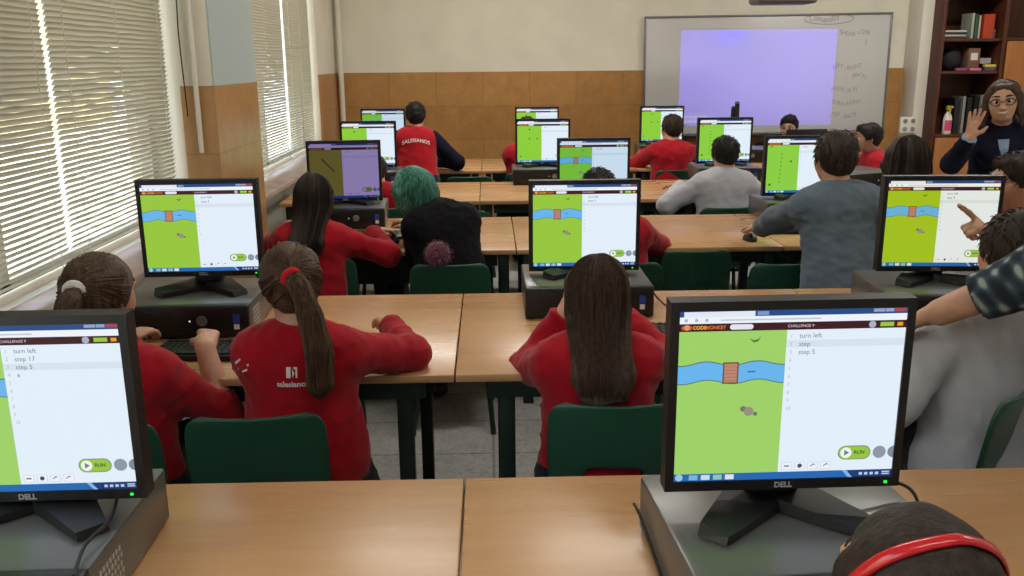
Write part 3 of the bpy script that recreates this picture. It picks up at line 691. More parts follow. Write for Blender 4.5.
for i, (x, z, c, lb) in enumerate([(4.08, 0, (150, 70, 120), 'magenta packet at the front of the middle shelf'), (4.2, 0, (196, 110, 150), 'pink packet at the front of the middle shelf'), (4.33, .028, (206, 186, 60), 'yellow packet at the right end of the middle shelf'), (4.33, 0, (90, 70, 110), 'purple packet under the yellow one on the middle shelf')]):
    tag(MB().box((x, 7.895 if i != 2 else 7.9, S2+z+.013), (.1, .05, .026), mat('packet', c, .4), .008).build('paper_packet'), lb, 'packet', 'colourful packets')
# lower compartment: spray bottle and dark folders
sp = tag(empty('spray_bottle', (4.03, 7.93, .845)), 'white spray bottle with yellow trigger and pink label on the bookcase', 'spray bottle')
prof = [(.0, 0), (.036, 0), (.04, .01), (.04, .13), (.03, .165), (.016, .185), (.014, .2)]
mb = MB(); n = 20; vs = []; fs = []
for r, z in prof:
    for k in range(n): vs.append((r*math.cos(2*PI*k/n), r*.7*math.sin(2*PI*k/n), z))
for i in range(len(prof)-1):
    for k in range(n): fs.append((i*n+k, i*n+(k+1) % n, (i+1)*n+(k+1) % n, (i+1)*n+k))
mb.raw(vs, fs, M['white_paint']).build('bottle', sp)
my = mat('yellow_trigger', (206, 190, 60), .4)
MB().box((0, .0, .225), (.036, .05, .04), my, .008).box((0, -.045, .235), (.016, .05, .02), my, .004).box((0, -.03, .2), (.012, .012, .05), my, .004).build('spray_head', sp)
mb = MB()
vs = []; 
for k in range(9):
    a = R_(-90-50+100*k/8)
    for z in (.03, .12): vs.append((.0408*math.cos(a), .7*.0415*math.sin(a)-.0006, z))
mb.raw(vs, [(2*k, 2*k+2, 2*k+3, 2*k+1) for k in range(8)], mat('pink_label', (206, 70, 120), .5)).build('bottle_label', sp)
for i, (x, th, h, c, lb) in enumerate([(3.93, .05, .3, (36, 34, 36), 'black binder left of the spray bottle'), (4.15, .05, .3, (28, 28, 32), 'black binder just right of the spray bottle'), (4.21, .03, .32, (150, 150, 150), 'grey folder among the black binders'), (4.26, .05, .31, (24, 24, 28), 'black binder right of the grey folder'), (4.32, .045, .32, (20, 20, 22), 'black binder second from the shelf divider'), (4.37, .03, .33, (170, 168, 160), 'pale folder beside the bookcase divider')]): book(x, 8.02, .845, th, h, .2, c, lb)
# teacher table, laptop
td = tag(empty('teacher_table', (2.89, 7.36, 0)), 'wooden teacher table below the whiteboard', 'table')
MB().box((0, 0, .705), (1.2, .56, .03), M['doorwood'], .004).build('tabletop', td); MB().box((0, -.24, .5), (1.08, .02, .38), M['doorwood']).build('modesty_panel', td)
for sx in (-1, 1):
    for sy in (-1, 1): MB().box((sx*.56, sy*.24, .345), (.045, .045, .69), M['darkwood'], .003).build('leg', td)
lp = tag(empty('laptop', (2.55, 7.32, .72)), 'dark open laptop seen from behind, hiding a face below the whiteboard', 'laptop')
MB().box((0, .12, .009), (.33, .23, .018), M['black_plastic'], .005).build('keyboard_base', lp)
ld = MB().box((0, 0, .124), (.33, .012, .24), mat('laptop_lid', (46, 42, 50), .35), .004).build('lid', lp); ld.rotation_euler = (R_(18), 0, 0)

# ------------------------------------------------------------------ people: signed-distance bodies meshed with surface nets
V3 = lambda *a: np.array(a, dtype=np.float64)
def nrm(v): return v/(np.linalg.norm(v)+1e-9)
class Fld:
    def __init__(s): s.ops = []
    def add(s, fn, lo, hi, k=.02, mode='u'): s.ops.append((fn, np.minimum(lo, hi), np.maximum(lo, hi), k, mode)); return s
    def cone(s, a, b, r1, r2, k=.02, mode='u', flat=None, q=1.0, clips=(), g=0.0):
        a = np.asarray(a, float); b = np.asarray(b, float); ab = b-a; L2 = float(ab@ab)+1e-12; r1 += g; r2 += g; R = max(r1, r2)
        def fn(X, Y, Z):
            dx, dy, dz = X-a[0], Y-a[1], Z-a[2]; t = np.clip((dx*ab[0]+dy*ab[1]+dz*ab[2])/L2, 0, 1)
            ex, ey, ez = dx-ab[0]*t, dy-ab[1]*t, dz-ab[2]*t
            e2 = ex*ex+ey*ey+ez*ez
            if flat is not None:
                c = ex*flat[0]+ey*flat[1]+ez*flat[2]; e2 = e2+c*c*(1/(q*q)-1)
            d = np.sqrt(e2)-(r1+(r2-r1)*t)
            if flat is not None: d = d*((1+q)/2)
            for n, o in clips: d = np.maximum(d, (X-o[0])*n[0]+(Y-o[1])*n[1]+(Z-o[2])*n[2])
            return d
        return s.add(fn, np.minimum(a, b)-R, np.maximum(a, b)+R, k, mode)
    def ell(s, c, fr, r, k=.02, mode='u', clips=(), g=0.0):
        c = np.asarray(c, float); r = [x+g for x in r]; R = max(r); m = min(r)
        def fn(X, Y, Z):
            dx, dy, dz = X-c[0], Y-c[1], Z-c[2]; e2 = 0; e4 = 0
            for ax, rr in zip(fr, r):
                t = (dx*ax[0]+dy*ax[1]+dz*ax[2])/rr; e2 = e2+t*t; e4 = e4+(t/rr)**2
            k0 = np.sqrt(e2); k1 = np.sqrt(e4)+1e-9; d = k0*(k0-1)/k1
            for n, o in clips: d = np.maximum(d, (X-o[0])*n[0]+(Y-o[1])*n[1]+(Z-o[2])*n[2])
            return d
        return s.add(fn, c-R, c+R, k, mode)
    def mesh(s, name, m, parent, h=.01, fine=(), hf=.005, disp=None, final=None, origin=None):
        lo = np.min([o[1] for o in s.ops if o[4] == 'u'], axis=0)-2.5*h; hi = np.max([o[2] for o in s.ops if o[4] == 'u'], axis=0)+2.5*h
        ax = []
        for d in range(3):
            x = lo[d]; xs = []
            iv = [(max(a[d], lo[d]), min(b[d], hi[d])) for a, b in fine]
            while x < hi[d]+h:
                xs.append(x); x += hf if any(a-hf <= x <= b for a, b in iv) else h
            ax.append(np.array(xs, np.float32))
        nx, ny, nz = map(len, ax); F = np.full((nx, ny, nz), .5, np.float32)
        for fn, l, u, k, mode in s.ops:
            mg = k+3*h; sl = []
            for d in range(3):
                i0 = np.searchsorted(ax[d], l[d]-mg); i1 = np.searchsorted(ax[d], u[d]+mg); sl.append(slice(int(i0), int(i1)))
            if any(q.stop <= q.start for q in sl): continue
            d_ = fn(ax[0][sl[0]][:, None, None], ax[1][sl[1]][None, :, None], ax[2][sl[2]][None, None, :]).astype(np.float32)
            f = F[tuple(sl)]; t = np.maximum(k-np.abs(f-(d_ if mode == 'u' else -d_)), 0)
            F[tuple(sl)] = np.minimum(f, d_)-t*t/(4*k) if mode == 'u' else np.maximum(f, -d_)+t*t/(4*k)
        G = (ax[0][:, None, None], ax[1][None, :, None], ax[2][None, None, :])
        if disp is not None: F += disp(*G).astype(np.float32)
        if final is not None: F = final(F, *G)
        vs, qs = snets(F, ax)
        me = bpy.data.meshes.new(name)
        if origin is not None: vs = vs-np.asarray(origin)
        me.vertices.add(len(vs)); me.vertices.foreach_set('co', vs.astype(np.float32).ravel())
        me.loops.add(len(qs)*4); me.loops.foreach_set('vertex_index', qs.astype(np.int32).ravel())
        me.polygons.add(len(qs)); me.polygons.foreach_set('loop_start', np.arange(0, len(qs)*4, 4, dtype=np.int32)); me.polygons.foreach_set('loop_total', np.full(len(qs), 4, np.int32))
        me.polygons.foreach_set('use_smooth', np.ones(len(qs), bool)); me.update(calc_edges=True); me.validate(); me.materials.append(m)
        return new_obj(name, me, parent)
def snets(F, ax):
    S = F < 0; C = [(i, j, k) for i in (0, 1) for j in (0, 1) for k in (0, 1)]; n = F.shape
    cnt = np.zeros([q-1 for q in n], np.int8)
    for i, j, k in C: cnt += S[i:n[0]-1+i, j:n[1]-1+j, k:n[2]-1+k]
    act = (cnt > 0) & (cnt < 8); I = np.argwhere(act); N = len(I)
    idx = np.full(act.shape, -1, np.int64); idx[act] = np.arange(N)
    val = np.stack([F[I[:, 0]+i, I[:, 1]+j, I[:, 2]+k] for i, j, k in C], 1).astype(np.float64)
    acc = np.zeros((N, 3)); num = np.zeros(N)
    for a in range(8):
        for b in range(a+1, 8):
            if sum(abs(C[a][q]-C[b][q]) for q in range(3)) != 1: continue
            fa, fb = val[:, a], val[:, b]; mk = (fa < 0) != (fb < 0)
            t = np.where(mk, fa/np.where(mk, fa-fb, 1), 0)
            for q in range(3): acc[:, q] += np.where(mk, C[a][q]+(C[b][q]-C[a][q])*t, 0)
            num += mk
    acc /= num[:, None]; out = np.zeros((N, 3))
    for q in range(3):
        A = ax[q].astype(np.float64); out[:, q] = A[I[:, q]]+acc[:, q]*(A[I[:, q]+1]-A[I[:, q]])
    quads = []
    for q in range(3):
        s0 = [slice(None)]*3; s1 = [slice(None)]*3; s0[q] = slice(0, -1); s1[q] = slice(1, None)
        a, b = S[tuple(s0)], S[tuple(s1)]; E = np.argwhere(a != b); u, v = [(1, 2), (2, 0), (0, 1)][q]
        E = E[(E[:, u] > 0) & (E[:, v] > 0) & (E[:, u] < n[u]-1) & (E[:, v] < n[v]-1)]
        sg = a[tuple(E.T)]; cells = []
        for du, dv in ((-1, -1), (0, -1), (0, 0), (-1, 0)):
            e = E.copy(); e[:, u] += du; e[:, v] += dv; cells.append(idx[tuple(e.T)])
        Q = np.stack(cells, 1); Q[~sg] = Q[~sg][:, ::-1]; quads.append(Q)
    return out, np.concatenate(quads)
def noise3(f, seed, n=6, aniso=(1, 1, 1)):
    r = np.random.RandomState(seed); K = r.normal(size=(n, 3)); K /= np.linalg.norm(K, axis=1)[:, None]; K *= f*r.uniform(.6, 1.5, (n, 1))*np.array(aniso); ph = r.uniform(0, 6.28, n)
    def fn(X, Y, Z):
        o = 0
        for k, p in zip(K, ph): o = o+np.sin(k[0]*X+k[1]*Y+k[2]*Z+p)
        return o/n*1.5
    return fn
def ik(a, t, l1, l2, pole):
    a = np.asarray(a, float); t = np.asarray(t, float); d = t-a; L = np.linalg.norm(d)
    if L > (l1+l2)*.995: t = a+d/L*(l1+l2)*.995; d = t-a; L = np.linalg.norm(d)
    x = (l1*l1-l2*l2+L*L)/(2*L); h = math.sqrt(max(l1*l1-x*x, 0)); u = d/L; p = np.asarray(pole, float); p = nrm(p-u*(p@u)); return a+u*x+p*h, t
def rotv(v, axis, ang):
    axis = nrm(axis); return v*math.cos(ang)+np.cross(axis, v)*math.sin(ang)+axis*(axis@v)*(1-math.cos(ang))
CURL = {'relax': (18, 26, 20), 'fist': (78, 88, 55), 'open': (2, 5, 4), 'grip': (45, 50, 35), 'flat': (8, 14, 10)}
def hand(F, W, d, n, t, L, pose, g=0):
    d = nrm(np.asarray(d, float)); n = np.asarray(n, float); n = nrm(n-d*(n@d)); t = np.asarray(t, float); t = nrm(t-d*(t@d)-n*(t@n))
    F.cone(W, W+d*.2*L, .15*L, .17*L, .012, flat=n, q=.7); 
    for k in (-.13, -.02, .1): F.cone(W+d*.16*L+t*k*L*.6, W+d*.5*L+t*k*L, .09*L, .085*L, .012, flat=n, q=.85)
    pts = []
    for i in range(4):
        p = W+d*(.53-.02*abs(i-1))*L+t*(.155-.103*i)*L; fl = (.92, 1.0, .94, .76)[i]
        c = CURL['fist'] if (pose == 'point' and i > 0) else (0, 6, 4) if pose == 'point' else CURL[pose]
        spread = ((1.5-i)*(.12 if pose == 'open' else .04)); v = nrm(d+t*spread); a = 0
        for j, (ph, cu) in enumerate(zip((.23, .15, .115), c)):
            a += R_(cu); dv = v*math.cos(a)+n*math.sin(a); q = p+dv*ph*fl*L
            F.cone(p, q, (.058-.005*j)*L, (.053-.005*j)*L, .005); p = q; pts.append(q)
    p = W+d*.14*L+t*.12*L
    if pose in ('fist', 'point'): s1, s2 = nrm(d*.75+t*.45+n*.45), nrm(d*.5-t*.4+n*.6)
    elif pose == 'open': s1, s2 = nrm(d*.55+t*.8+n*.1), nrm(d*.8+t*.5)
    else: s1, s2 = nrm(d*.7+t*.6+n*.35), nrm(d*.9+t*.2+n*.3)
    q = p+s1*.26*L; F.cone(p, q, .085*L, .065*L, .012); F.cone(q, q+s2*.2*L, .062*L, .048*L, .006)
    pts += [q, q+s2*.2*L, W]
    return pts
def frame(yaw, pitch=0, roll=0):
    """right, forward, up; yaw 0 looks along +y and turns towards -x; pitch>0 looks up; roll>0 tips the crown to the right"""
    y = R_(yaw); f = V3(-math.sin(y), math.cos(y), 0); r = V3(math.cos(y), math.sin(y), 0); u = V3(0, 0, 1)
    p = R_(pitch); f, u = f*math.cos(p)+u*math.sin(p), u*math.cos(p)-f*math.sin(p)
    q = R_(roll); r, u = r*math.cos(q)-u*math.sin(q), u*math.cos(q)+r*math.sin(q)
    return r, f, u
PEOPLE = []
def person(label, hip, neck, yaw, head, hyaw, hpitch=0, hroll=0, S=1.3, armL=None, armR=None, legs='sit', feet=None, top='red', bottom='navytrack', hair='short', hairm='hair_dark', skin='skin', sleeve=(1, 1), sleeves=None, fineR=False, fineL=False, loose=0.0, hem=.0, shirt_clip=None, collar=None, hlen=.3, tie=None, hh=None, female=False, seed=1, h=.0105, strands=0, extra=None, hair_vol=1.0, tail=None, adult=False):
    A = S/1.3*.96; hip, neck, hc = V3(*hip), V3(*neck), V3(*head); hip[2] = max(hip[2], .385+.104*A) if legs == 'sit' else hip[2]; neck[2] += .022 if legs == 'sit' else 0; H = (hh or (.205 if not adult else .225))*(.875 if not adult else .95)
    base = empty('person', (float(hip[0]), float(hip[1]), 0)); tag(base, label, 'person'); org = V3(hip[0], hip[1], 0)
    r, f, _ = frame(yaw); up = nrm(neck-hip); r = nrm(r-up*(r@up)); f = np.cross(up, r)
    hr, hf, hu = frame(hyaw, hpitch, hroll); HP = lambda x, y, z: hc+(hr*x+hf*y+hu*z)*H
    tl = np.linalg.norm(neck-hip); TP = lambda x, y, z: hip+up*(z*tl)+r*(x*A)+f*(y*A)
    shR, shL = TP(.116, .0, .875), TP(-.116, .0, .875); la, lf, lh = .235*A, .195*A, .145*A
    def arm(spec, sh, sgn):
        if spec is None: spec = dict(w=tuple(sh+V3(0, 0, -.40*A)+f*.08), pole=-f)
        w = V3(*spec['w']); pole = spec.get('pole', (sgn*.5, -.2, -.8)); el, w = ik(sh, w, la, lf, np.asarray(pole, float)); fd = nrm(w-el)
        d = np.asarray(spec.get('d', fd), float); n = np.asarray(spec.get('n', (0, 0, -1)), float); t = np.asarray(spec.get('t', np.cross(n, d)*sgn), float)
        return dict(sh=sh, el=el, w=w, d=nrm(d), n=n, t=t, pose=spec.get('pose', 'relax'))
    aR, aL = arm(armR, shR, 1), arm(armL, shL, -1)
    lt, ls = .32*A, .315*A; LG = []
    for s in (-1, 1):
        hj = TP(.068*s, .0, .0)
        if legs == 'sit': kn = hj+f*lt*.985-r*(s*.012)-V3(0, 0, .012*A); an = kn+V3(0, 0, -1)*(kn[2]-.062)+f*.06
        else:
            ft = V3(*feet[0 if s < 0 else 1]) if feet else V3(hj[0]+r[0]*s*.02, hj[1]+r[1]*s*.02, 0); an = V3(ft[0], ft[1], .065); kn, an = ik(hj, an, lt, ls, f+r*s*.15); an[2] = .065
        LG.append((hj, kn, an))
    def torso(F, g=0, k=.05):
        F.cone(TP(-.055, 0, .0), TP(.055, 0, .0), .088*A, .088*A, k, flat=f, q=.95, g=g)
        F.cone(TP(0, .0, .05), TP(0, .004, .42), .122*A, .116*A, k, flat=f, q=.70, g=g)
        F.cone(TP(0, .0, .42), TP(0, -.004, .74), .116*A, .127*A, k, flat=f, q=.70, g=g)
        for s in (-1, 1): F.cone(TP(.015*s, -.012, .97), TP(.10*s, -.004, .87), .040*A, .046*A, .03, g=g*.6)
        F.cone(TP(-.07, -.004, .83), TP(.07, -.004, .83), .055*A, .055*A, k, flat=f, q=.95, g=g)
        if female:
            for s in (-1, 1): F.ell(TP(.055*s, .085, .68), (r, f, up), (.05*A, .045*A, .05*A), .04, g=g)
    def arms(F, g=0, k=.03, part=(1, 1), cut=False, only=None):
        for a, sl, nm in ((aL, part[0], 'L'), (aR, part[1], 'R')):
            if only and nm not in only: continue
            F.cone(a['sh'], a['el'], .046*A, .036*A, k, g=g)
            if sl <= 0: continue
            e = a['el']+(a['w']-a['el'])*sl
            F.cone(a['el'], e, .037*A, (.037+(.026-.037)*sl)*A, k, g=g, clips=[(nrm(a['w']-a['el']), e)] if cut else ())
    def legsf(F, g=0, k=.04, cut=False):
        for hj, kn, an in LG:
            F.cone(hj, kn, .074*A, .052*A, k, g=g); F.cone(kn, an, .051*A, .034*A, k*.6, g=g, clips=[(V3(0, 0, -1), V3(0, 0, .055))] if cut else ())
    # ---- body
    B = Fld(); torso(B); legsf(B)
    B.cone(TP(0, -.01, .9), hc-hu*.3*H-hf*.1*H, .05*A, .045*A, .03)
    for hj, kn, an in LG:
        ff = nrm(V3(f[0], f[1], 0)); B.cone(an-V3(0, 0, .03), an+ff*.1*A-V3(0, 0, .038), .03*A, .024*A, .02)
    arms(B, 0, .02); pts = {}
    for a, nm in ((aL, 'L'), (aR, 'R')): pts[nm] = hand(B, a['w'], a['d'], a['n'], a['t'], lh, a['pose'])
    e3 = (hr, hf, hu)
    B.ell(HP(0, -.06, .13), e3, (.345*H, .43*H, .375*H), .02)
    B.ell(HP(0, .10, -.12), e3, (.30*H, .32*H, .34*H), .05); B.cone(HP(-.07, .22, -.36), HP(.07, .22, -.36), .115*H, .115*H, .04)
    for s in (-1, 1):
        B.ell(HP(.15*s, .28, -.14), e3, (.12*H, .10*H, .11*H), .03); B.ell(HP(.155*s, .43, .02), e3, (.085*H, .07*H, .05*H), .02, 's')
        B.ell(HP(.352*s, -.05, -.04), (nrm(hr*s+hf*.3), nrm(hf-hr*s*.3), hu), (.035*H, .085*H, .13*H), .008)
        B.ell(HP(.366*s, -.03, -.04), (nrm(hr*s+hf*.3), nrm(hf-hr*s*.3), hu), (.022*H, .045*H, .075*H), .006, 's')
        B.ell(HP(.15*s, .385, .125), e3, (.12*H, .05*H, .035*H), .02)
    B.cone(HP(0, .42, .03), HP(0, .505, -.13), .035*H, .05*H, .02)
    for s in (-1, 1): B.ell(HP(.055*s, .455, -.15), e3, (.04*H, .045*H, .035*H), .01)
    B.cone(HP(-.06, .395, -.265), HP(.06, .395, -.265), .042*H, .042*H, .015)
    fine = []
    hfz = .0052 if h < .012 else .007
    for nm, want in (('L', fineL), ('R', fineR)):
        if want: P = np.array(pts[nm]); fine.append((P.min(0)-.02, P.max(0)+.02))
    fine.append((hc-.6*H, hc+.6*H))
    B.mesh('body', M[skin], base, h, fine, .0042 if (fineL or fineR) else hfz, origin=org)
    # ---- face details
    fd = MB(); rs = Matrix.Identity(4)
    for i in range(3): rs[i][0], rs[i][1], rs[i][2] = hr[i], hf[i], hu[i]
    for s in (-1, 1):
        T = rs.copy(); T.translation = Vector(HP(.155*s, .338, .02)-org); fd.sphere((0, 0, 0), .068*H, M['eye_white'], T, 14); T = rs.copy(); T.translation = Vector(HP(.15*s, .388, .02)-org); fd.sphere((0, 0, 0), .042*H, M['iris'], T, 12, sc=(1, .8, 1))
    fd.build('eyes', base)
    fd = MB()
    for s in (-1, 1): fd.tube([Vector(HP(s*(.06+.05*k), .462-.012*k*k*.6, .165+.016*math.sin(k*.8))-org) for k in range(5)], [.012*H, .02*H, .02*H, .016*H, .008*H], M['brow'], 6)
    fd.build('eyebrows', base)
    fd = MB(); sm = .03 if female and adult else .0
    fd.tube([Vector(HP(x, .432-.9*x*x, -.262+sm*(abs(x)/.1)**2)-org) for x in (-.11, -.07, -.03, 0, .03, .07, .11)], [.006*H, .016*H, .02*H, .018*H, .02*H, .016*H, .006*H], M['lip'], 6); fd.build('lips', base)
    # ---- clothes
    wr = noise3(70, seed, 6, (1, 1, 1.5)); wr2 = noise3(120, seed+7, 6); wr0 = noise3(22, seed+9, 5)
    def dispc(X, Y, Z):
        w = wr(X, Y, Z)+.3*wr0(X, Y, Z); return -.0055*(1-np.abs(w))**3+.0012*wr2(X, Y, Z)-.0018*wr0(X, Y, Z)+.001
    g = .016*A+loose
    def clip_top(F, X, Y, Z):
        o = TP(0, 0, -.12-hem); return np.maximum(F, -((X-o[0])*up[0]+(Y-o[1])*up[1]+(Z-o[2])*up[2])) if legs != 'sit' else np.maximum(F, -((X-o[0])*up[0]+(Y-o[1])*up[1]+(Z-o[2])*up[2]))
    T = Fld(); torso(T, g); 
    if hem: T.cone(TP(0, 0, .1), TP(0, 0, -.12-hem), .128*A, .150*A, .04, flat=f, q=.78, g=g)
    T.cone(TP(0, -.012, .88), TP(0, .0, 1.03), .05*A, .047*A, .03, g=.012, clips=[(nrm(up*1.0-f*.35), TP(0, 0, 1.015))])
    if sleeves is None: arms(T, .012*A+loose*.6, .03, sleeve, True)
    o_top = T.mesh('sweatshirt', M[top], base, .0095 if h < .012 else .012, disp=dispc, final=clip_top, origin=org)
    if sleeves:
        T = Fld(); arms(T, .017*A+loose*.6, .03, sleeve, True); T.mesh('sleeves', M[sleeves], base, .0105, disp=dispc, origin=org)
    for a, sl in ((aL, sleeve[0]), (aR, sleeve[1])):
        e = a['el']+(a['w']-a['el'])*sl; d = nrm(a['w']-a['el']); rr = (.037+(.026-.037)*sl)*A+.012*A; cuffs = Fld(); cuffs.cone(e-d*.022, e+d*.004, rr+.001, rr-.001, .004, clips=[(d, e+d*.006), (-d, e-d*.026)])
        cuffs.mesh('cuff', M[sleeves or top] if collar != 'denim' else M['denim'], base, .007, origin=org)
    C = Fld()
    for k in range(16):
        a0, a1 = 2*PI*k/16, 2*PI*(k+1)/16; cc = lambda a: TP(math.cos(a)*.057, math.sin(a)*.055-.006, 1.01+.05*math.sin(a)*.35/tl*.4)
        C.cone(cc(a0), cc(a1), .0085*A, .0085*A, .006)
    C.mesh('collar', M[collar or top], base, .006, origin=org)
    L = Fld(); legsf(L, .014*A, cut=True); L.cone(TP(-.055, 0, .0), TP(.055, 0, .0), .088*A, .088*A, .05, flat=f, q=.95, g=.01); L.cone(TP(0, 0, 0), TP(0, 0, .08), .105*A, .10*A, .04, flat=f, q=.72, g=.0)
    L.mesh('trousers', M[bottom], base, .012, disp=dispc, origin=org)
    for hj, kn, an in LG:
        ff = nrm(V3(f[0], f[1], 0)); Sh = Fld(); z0 = V3(an[0], an[1], 0)
        Sh.cone(z0+V3(0, 0, .04)-ff*.02, z0+V3(0, 0, .035)+ff*.11*A, .042*A, .036*A, .02, clips=[(V3(0, 0, -1), V3(0, 0, .002))]); Sh.cone(z0+V3(0, 0, .05), z0+V3(0, 0, .085), .042*A, .04*A, .02); Sh.mesh('shoe', M['shoe'], base, .009, origin=org)
    # ---- hair
    HF = Fld(); hv = hair_vol; e3 = (hr, hf, hu); sh_ = .009*hv/H
    face = [(nrm(hf*1.0-hu*.42), HP(0, .30, .16 if hair == 'short' else .36 if adult else .25)), (nrm(-hu*.9+hf*.55), HP(0, -.1, -.34 if hair == 'short' else -.36))]
    HF.ell(HP(0, -.07, .135), e3, ((.352+sh_)*H, (.44+sh_)*H, (.382+sh_)*H), .02, clips=face)
    HF.ell(HP(0, -.2, -.05), e3, ((.285+sh_)*H, (.285+sh_)*H, (.34+sh_)*H), .03, clips=face)
    if hair in ('short',):
        HF.ell(HP(0, .26, .40), e3, (.24*H, .13*H, .08*H), .03)
        for s in (-1, 1): HF.ell(HP(.345*s, .1, .02), e3, (.03*H, .06*H, .13*H), .015)
    down = V3(0, 0, -1); back = nrm(V3(-hf[0], -hf[1], 0)); bk = -f
    if hair in ('long', 'bob'):
        n = 9
        for i in range(n):
            th = -1.0+2.0*i/(n-1); wd = math.sin(th*1.25)*.33; by = -math.cos(th*1.25)*.42
            p0 = HP(wd*.85, by*.85-.02, .12); p1 = HP(wd*1.02, by*.98-.02, -.22); 
            if hair == 'bob': p2 = HP(wd*.95, by*.9, -.44); HF.cone(p0, p1, .075*H*hv, .08*H*hv, .03); HF.cone(p1, p2, .08*H*hv, .05*H*hv, .03)
            else:
                zq = .86; q = TP(wd*.96*H/A, (-.118-.012*math.cos(th*2.4)), zq); e = TP(wd*.84*H/A, -.122-.008*math.cos(th*2), zq-hlen/tl*(.9+.1*math.cos(th*2.2+seed)))
                HF.cone(p0, p1, .07*H*hv, .075*H*hv, .03); HF.cone(p1, q, .075*H*hv, .07*H*hv, .03); HF.cone(q, e, .07*H*hv, .035*H, .03)
        if hair == 'bob':
            for s in (-1, 1): HF.cone(HP(.33*s, .2, .24), HP(.36*s, .27, -.12), .06*H, .06*H, .03); HF.cone(HP(.36*s, .27, -.12), HP(.33*s, .25, -.46), .06*H, .035*H, .03)
        if adult:
            for s in (-1, 1): HF.cone(HP(.22*s, .26, .42), HP(.40*s, .12, .12), .06*H, .055*H, .03); HF.cone(HP(.40*s, .12, .12), HP(.46*s, .0, -.3), .055*H, .09*H, .03); HF.cone(HP(.46*s, .0, -.3), HP(.47*s, .02, -.62), .09*H, .06*H, .03)
        for s in (-1, 1):
            HF.cone(HP(.36*s, .08, .15), HP(.38*s, .12, -.3), .05*H, .045*H, .03)
    tails = []
    if hair == 'pony':
        P = [HP(*p) if isinstance(p, tuple) else p for p in [(0, -.42, .16)]]+[V3(*p) for p in tail]; rad = [.05]+[.06+.055*math.sin(PI*min(1, (i+.6)/len(tail))*.8) for i in range(len(tail))]; rad[-1] = .035
        for i in range(len(P)-1): HF.cone(P[i], P[i+1], rad[i]*H*1.35*hv, rad[i+1]*H*1.35*hv, .012)
        tails = P
    hn = noise3(85, seed+3, 7, (1, 1, .16)); hn2 = noise3(170, seed+4, 7, (1, 1, .12))
    amp = .0085 if adult and hair == 'long' else .0055 if hair == 'bob' else .0042 if hair != 'short' else .0034
    ho = HF.mesh('hair', M[hairm], base, .0062 if h < .012 else .009, disp=lambda X, Y, Z: amp*hn(X, Y, Z)+amp*.5*hn2(X, Y, Z), origin=org)
    if hair == 'short':
        rn = random.Random(seed); sb_ = MB(); bm_ = ho.data; O = Vector(org); cc = Vector(HP(0, -.06, .1))-O; nv = len(bm_.vertices)
        for _ in range(420):
            v = bm_.vertices[rn.randrange(nv)]; p, n = v.co, v.normal; rel = p-cc
            if rel.dot(Vector(hu)) < -.22*H: continue
            tdir = Vector(-hu)*.8+Vector(hf)*(.5 if rel.dot(Vector(hf)) > 0 else -.25)+Vector(hr)*rn.uniform(-.5, .5); tdir = (tdir-n*tdir.dot(n)).normalized(); L_ = rn.uniform(.012, .026)
            sb_.tube([p-n*.002, p+n*.0035+tdir*L_*.5, p+n*rn.uniform(.002, .007)+tdir*L_], [.0019, .0016, .0004], M[hairm], 3)
        sb_.build('hair_tufts', ho, smooth=80)
    if strands:
        rn = random.Random(seed); sb_ = MB(); mm = M[hairm]; bv = BVHTree.FromPolygons([v.co.copy() for v in ho.data.vertices], [tuple(p.vertices) for p in ho.data.polygons])
        O = Vector(org)
        for _ in range(strands):
            if hair == 'pony':
                # scalp strands gather at the tie
                if rn.random() < .6:
                    th = rn.uniform(-PI, PI); ph = rn.uniform(.1, 1.25); q0 = HP(.40*math.sin(ph)*math.cos(th)*1.05, -.42+(1-math.cos(ph))*.72, .16+.40*math.sin(ph)*math.sin(th)); p0 = Vector(q0)-O; p1 = Vector(tails[0])-O; pl = [p0.lerp(p1, t) for t in (0, .2, .4, .6, .8, .95)]
                else:
                    k = len(tails); off = Vector((rn.uniform(-1, 1), rn.uniform(-1, 1), rn.uniform(-.3, .3)))*.03; pl = [Vector(tails[i])-O+off*math.sin(PI*min(1, .15+i/k)) for i in range(k)]; pl[-1] += Vector((rn.uniform(-.012, .012), rn.uniform(-.012, .012), rn.uniform(-.02, 0)))
            else:
                th = rn.uniform(-1.35, 1.35); x = math.sin(th); y = -math.cos(th)
                pl = [Vector(HP(.08*x, -.02, .53))-O, Vector(HP(.25*x, -.02+.25*y, .45))-O, Vector(HP(.4*x, -.05+.42*y, .2))-O, Vector(HP(.42*x, -.04+.45*y, -.15))-O]
                if hair == 'long': ln = rn.uniform(.5, 1.12); pl += [Vector(TP(x*.40*H*(1-.06*k)/A, -.15, .92-k*(hlen/tl+.06)/2*ln))-O for k in range(3)]; pl[-1] += Vector((rn.uniform(-.012, .012), 0, 0))
                elif hair == 'bob': pl += [Vector(HP(.4*x, .42*y, -.4))-O]
            out = []
            jit = rn.uniform(.0004, .0035)
            for p in pl:
                loc, nn, _i, dist = bv.find_nearest(p)
                if loc is None: continue
                out.append(loc+nn*jit)
            # resample and resnap
            P2 = []
            for a, b in zip(out[:-1], out[1:]):
                for t in (0, .33, .66):
                    q = a.lerp(b, t); loc, nn, _i, _d = bv.find_nearest(q); P2.append(loc+nn*jit)
            if len(P2) > 3: sb_.tube(P2, [.0013]*(len(P2)-1)+[.0004], mm, 3)
        sb_.build('hair_strands', ho, smooth=80)
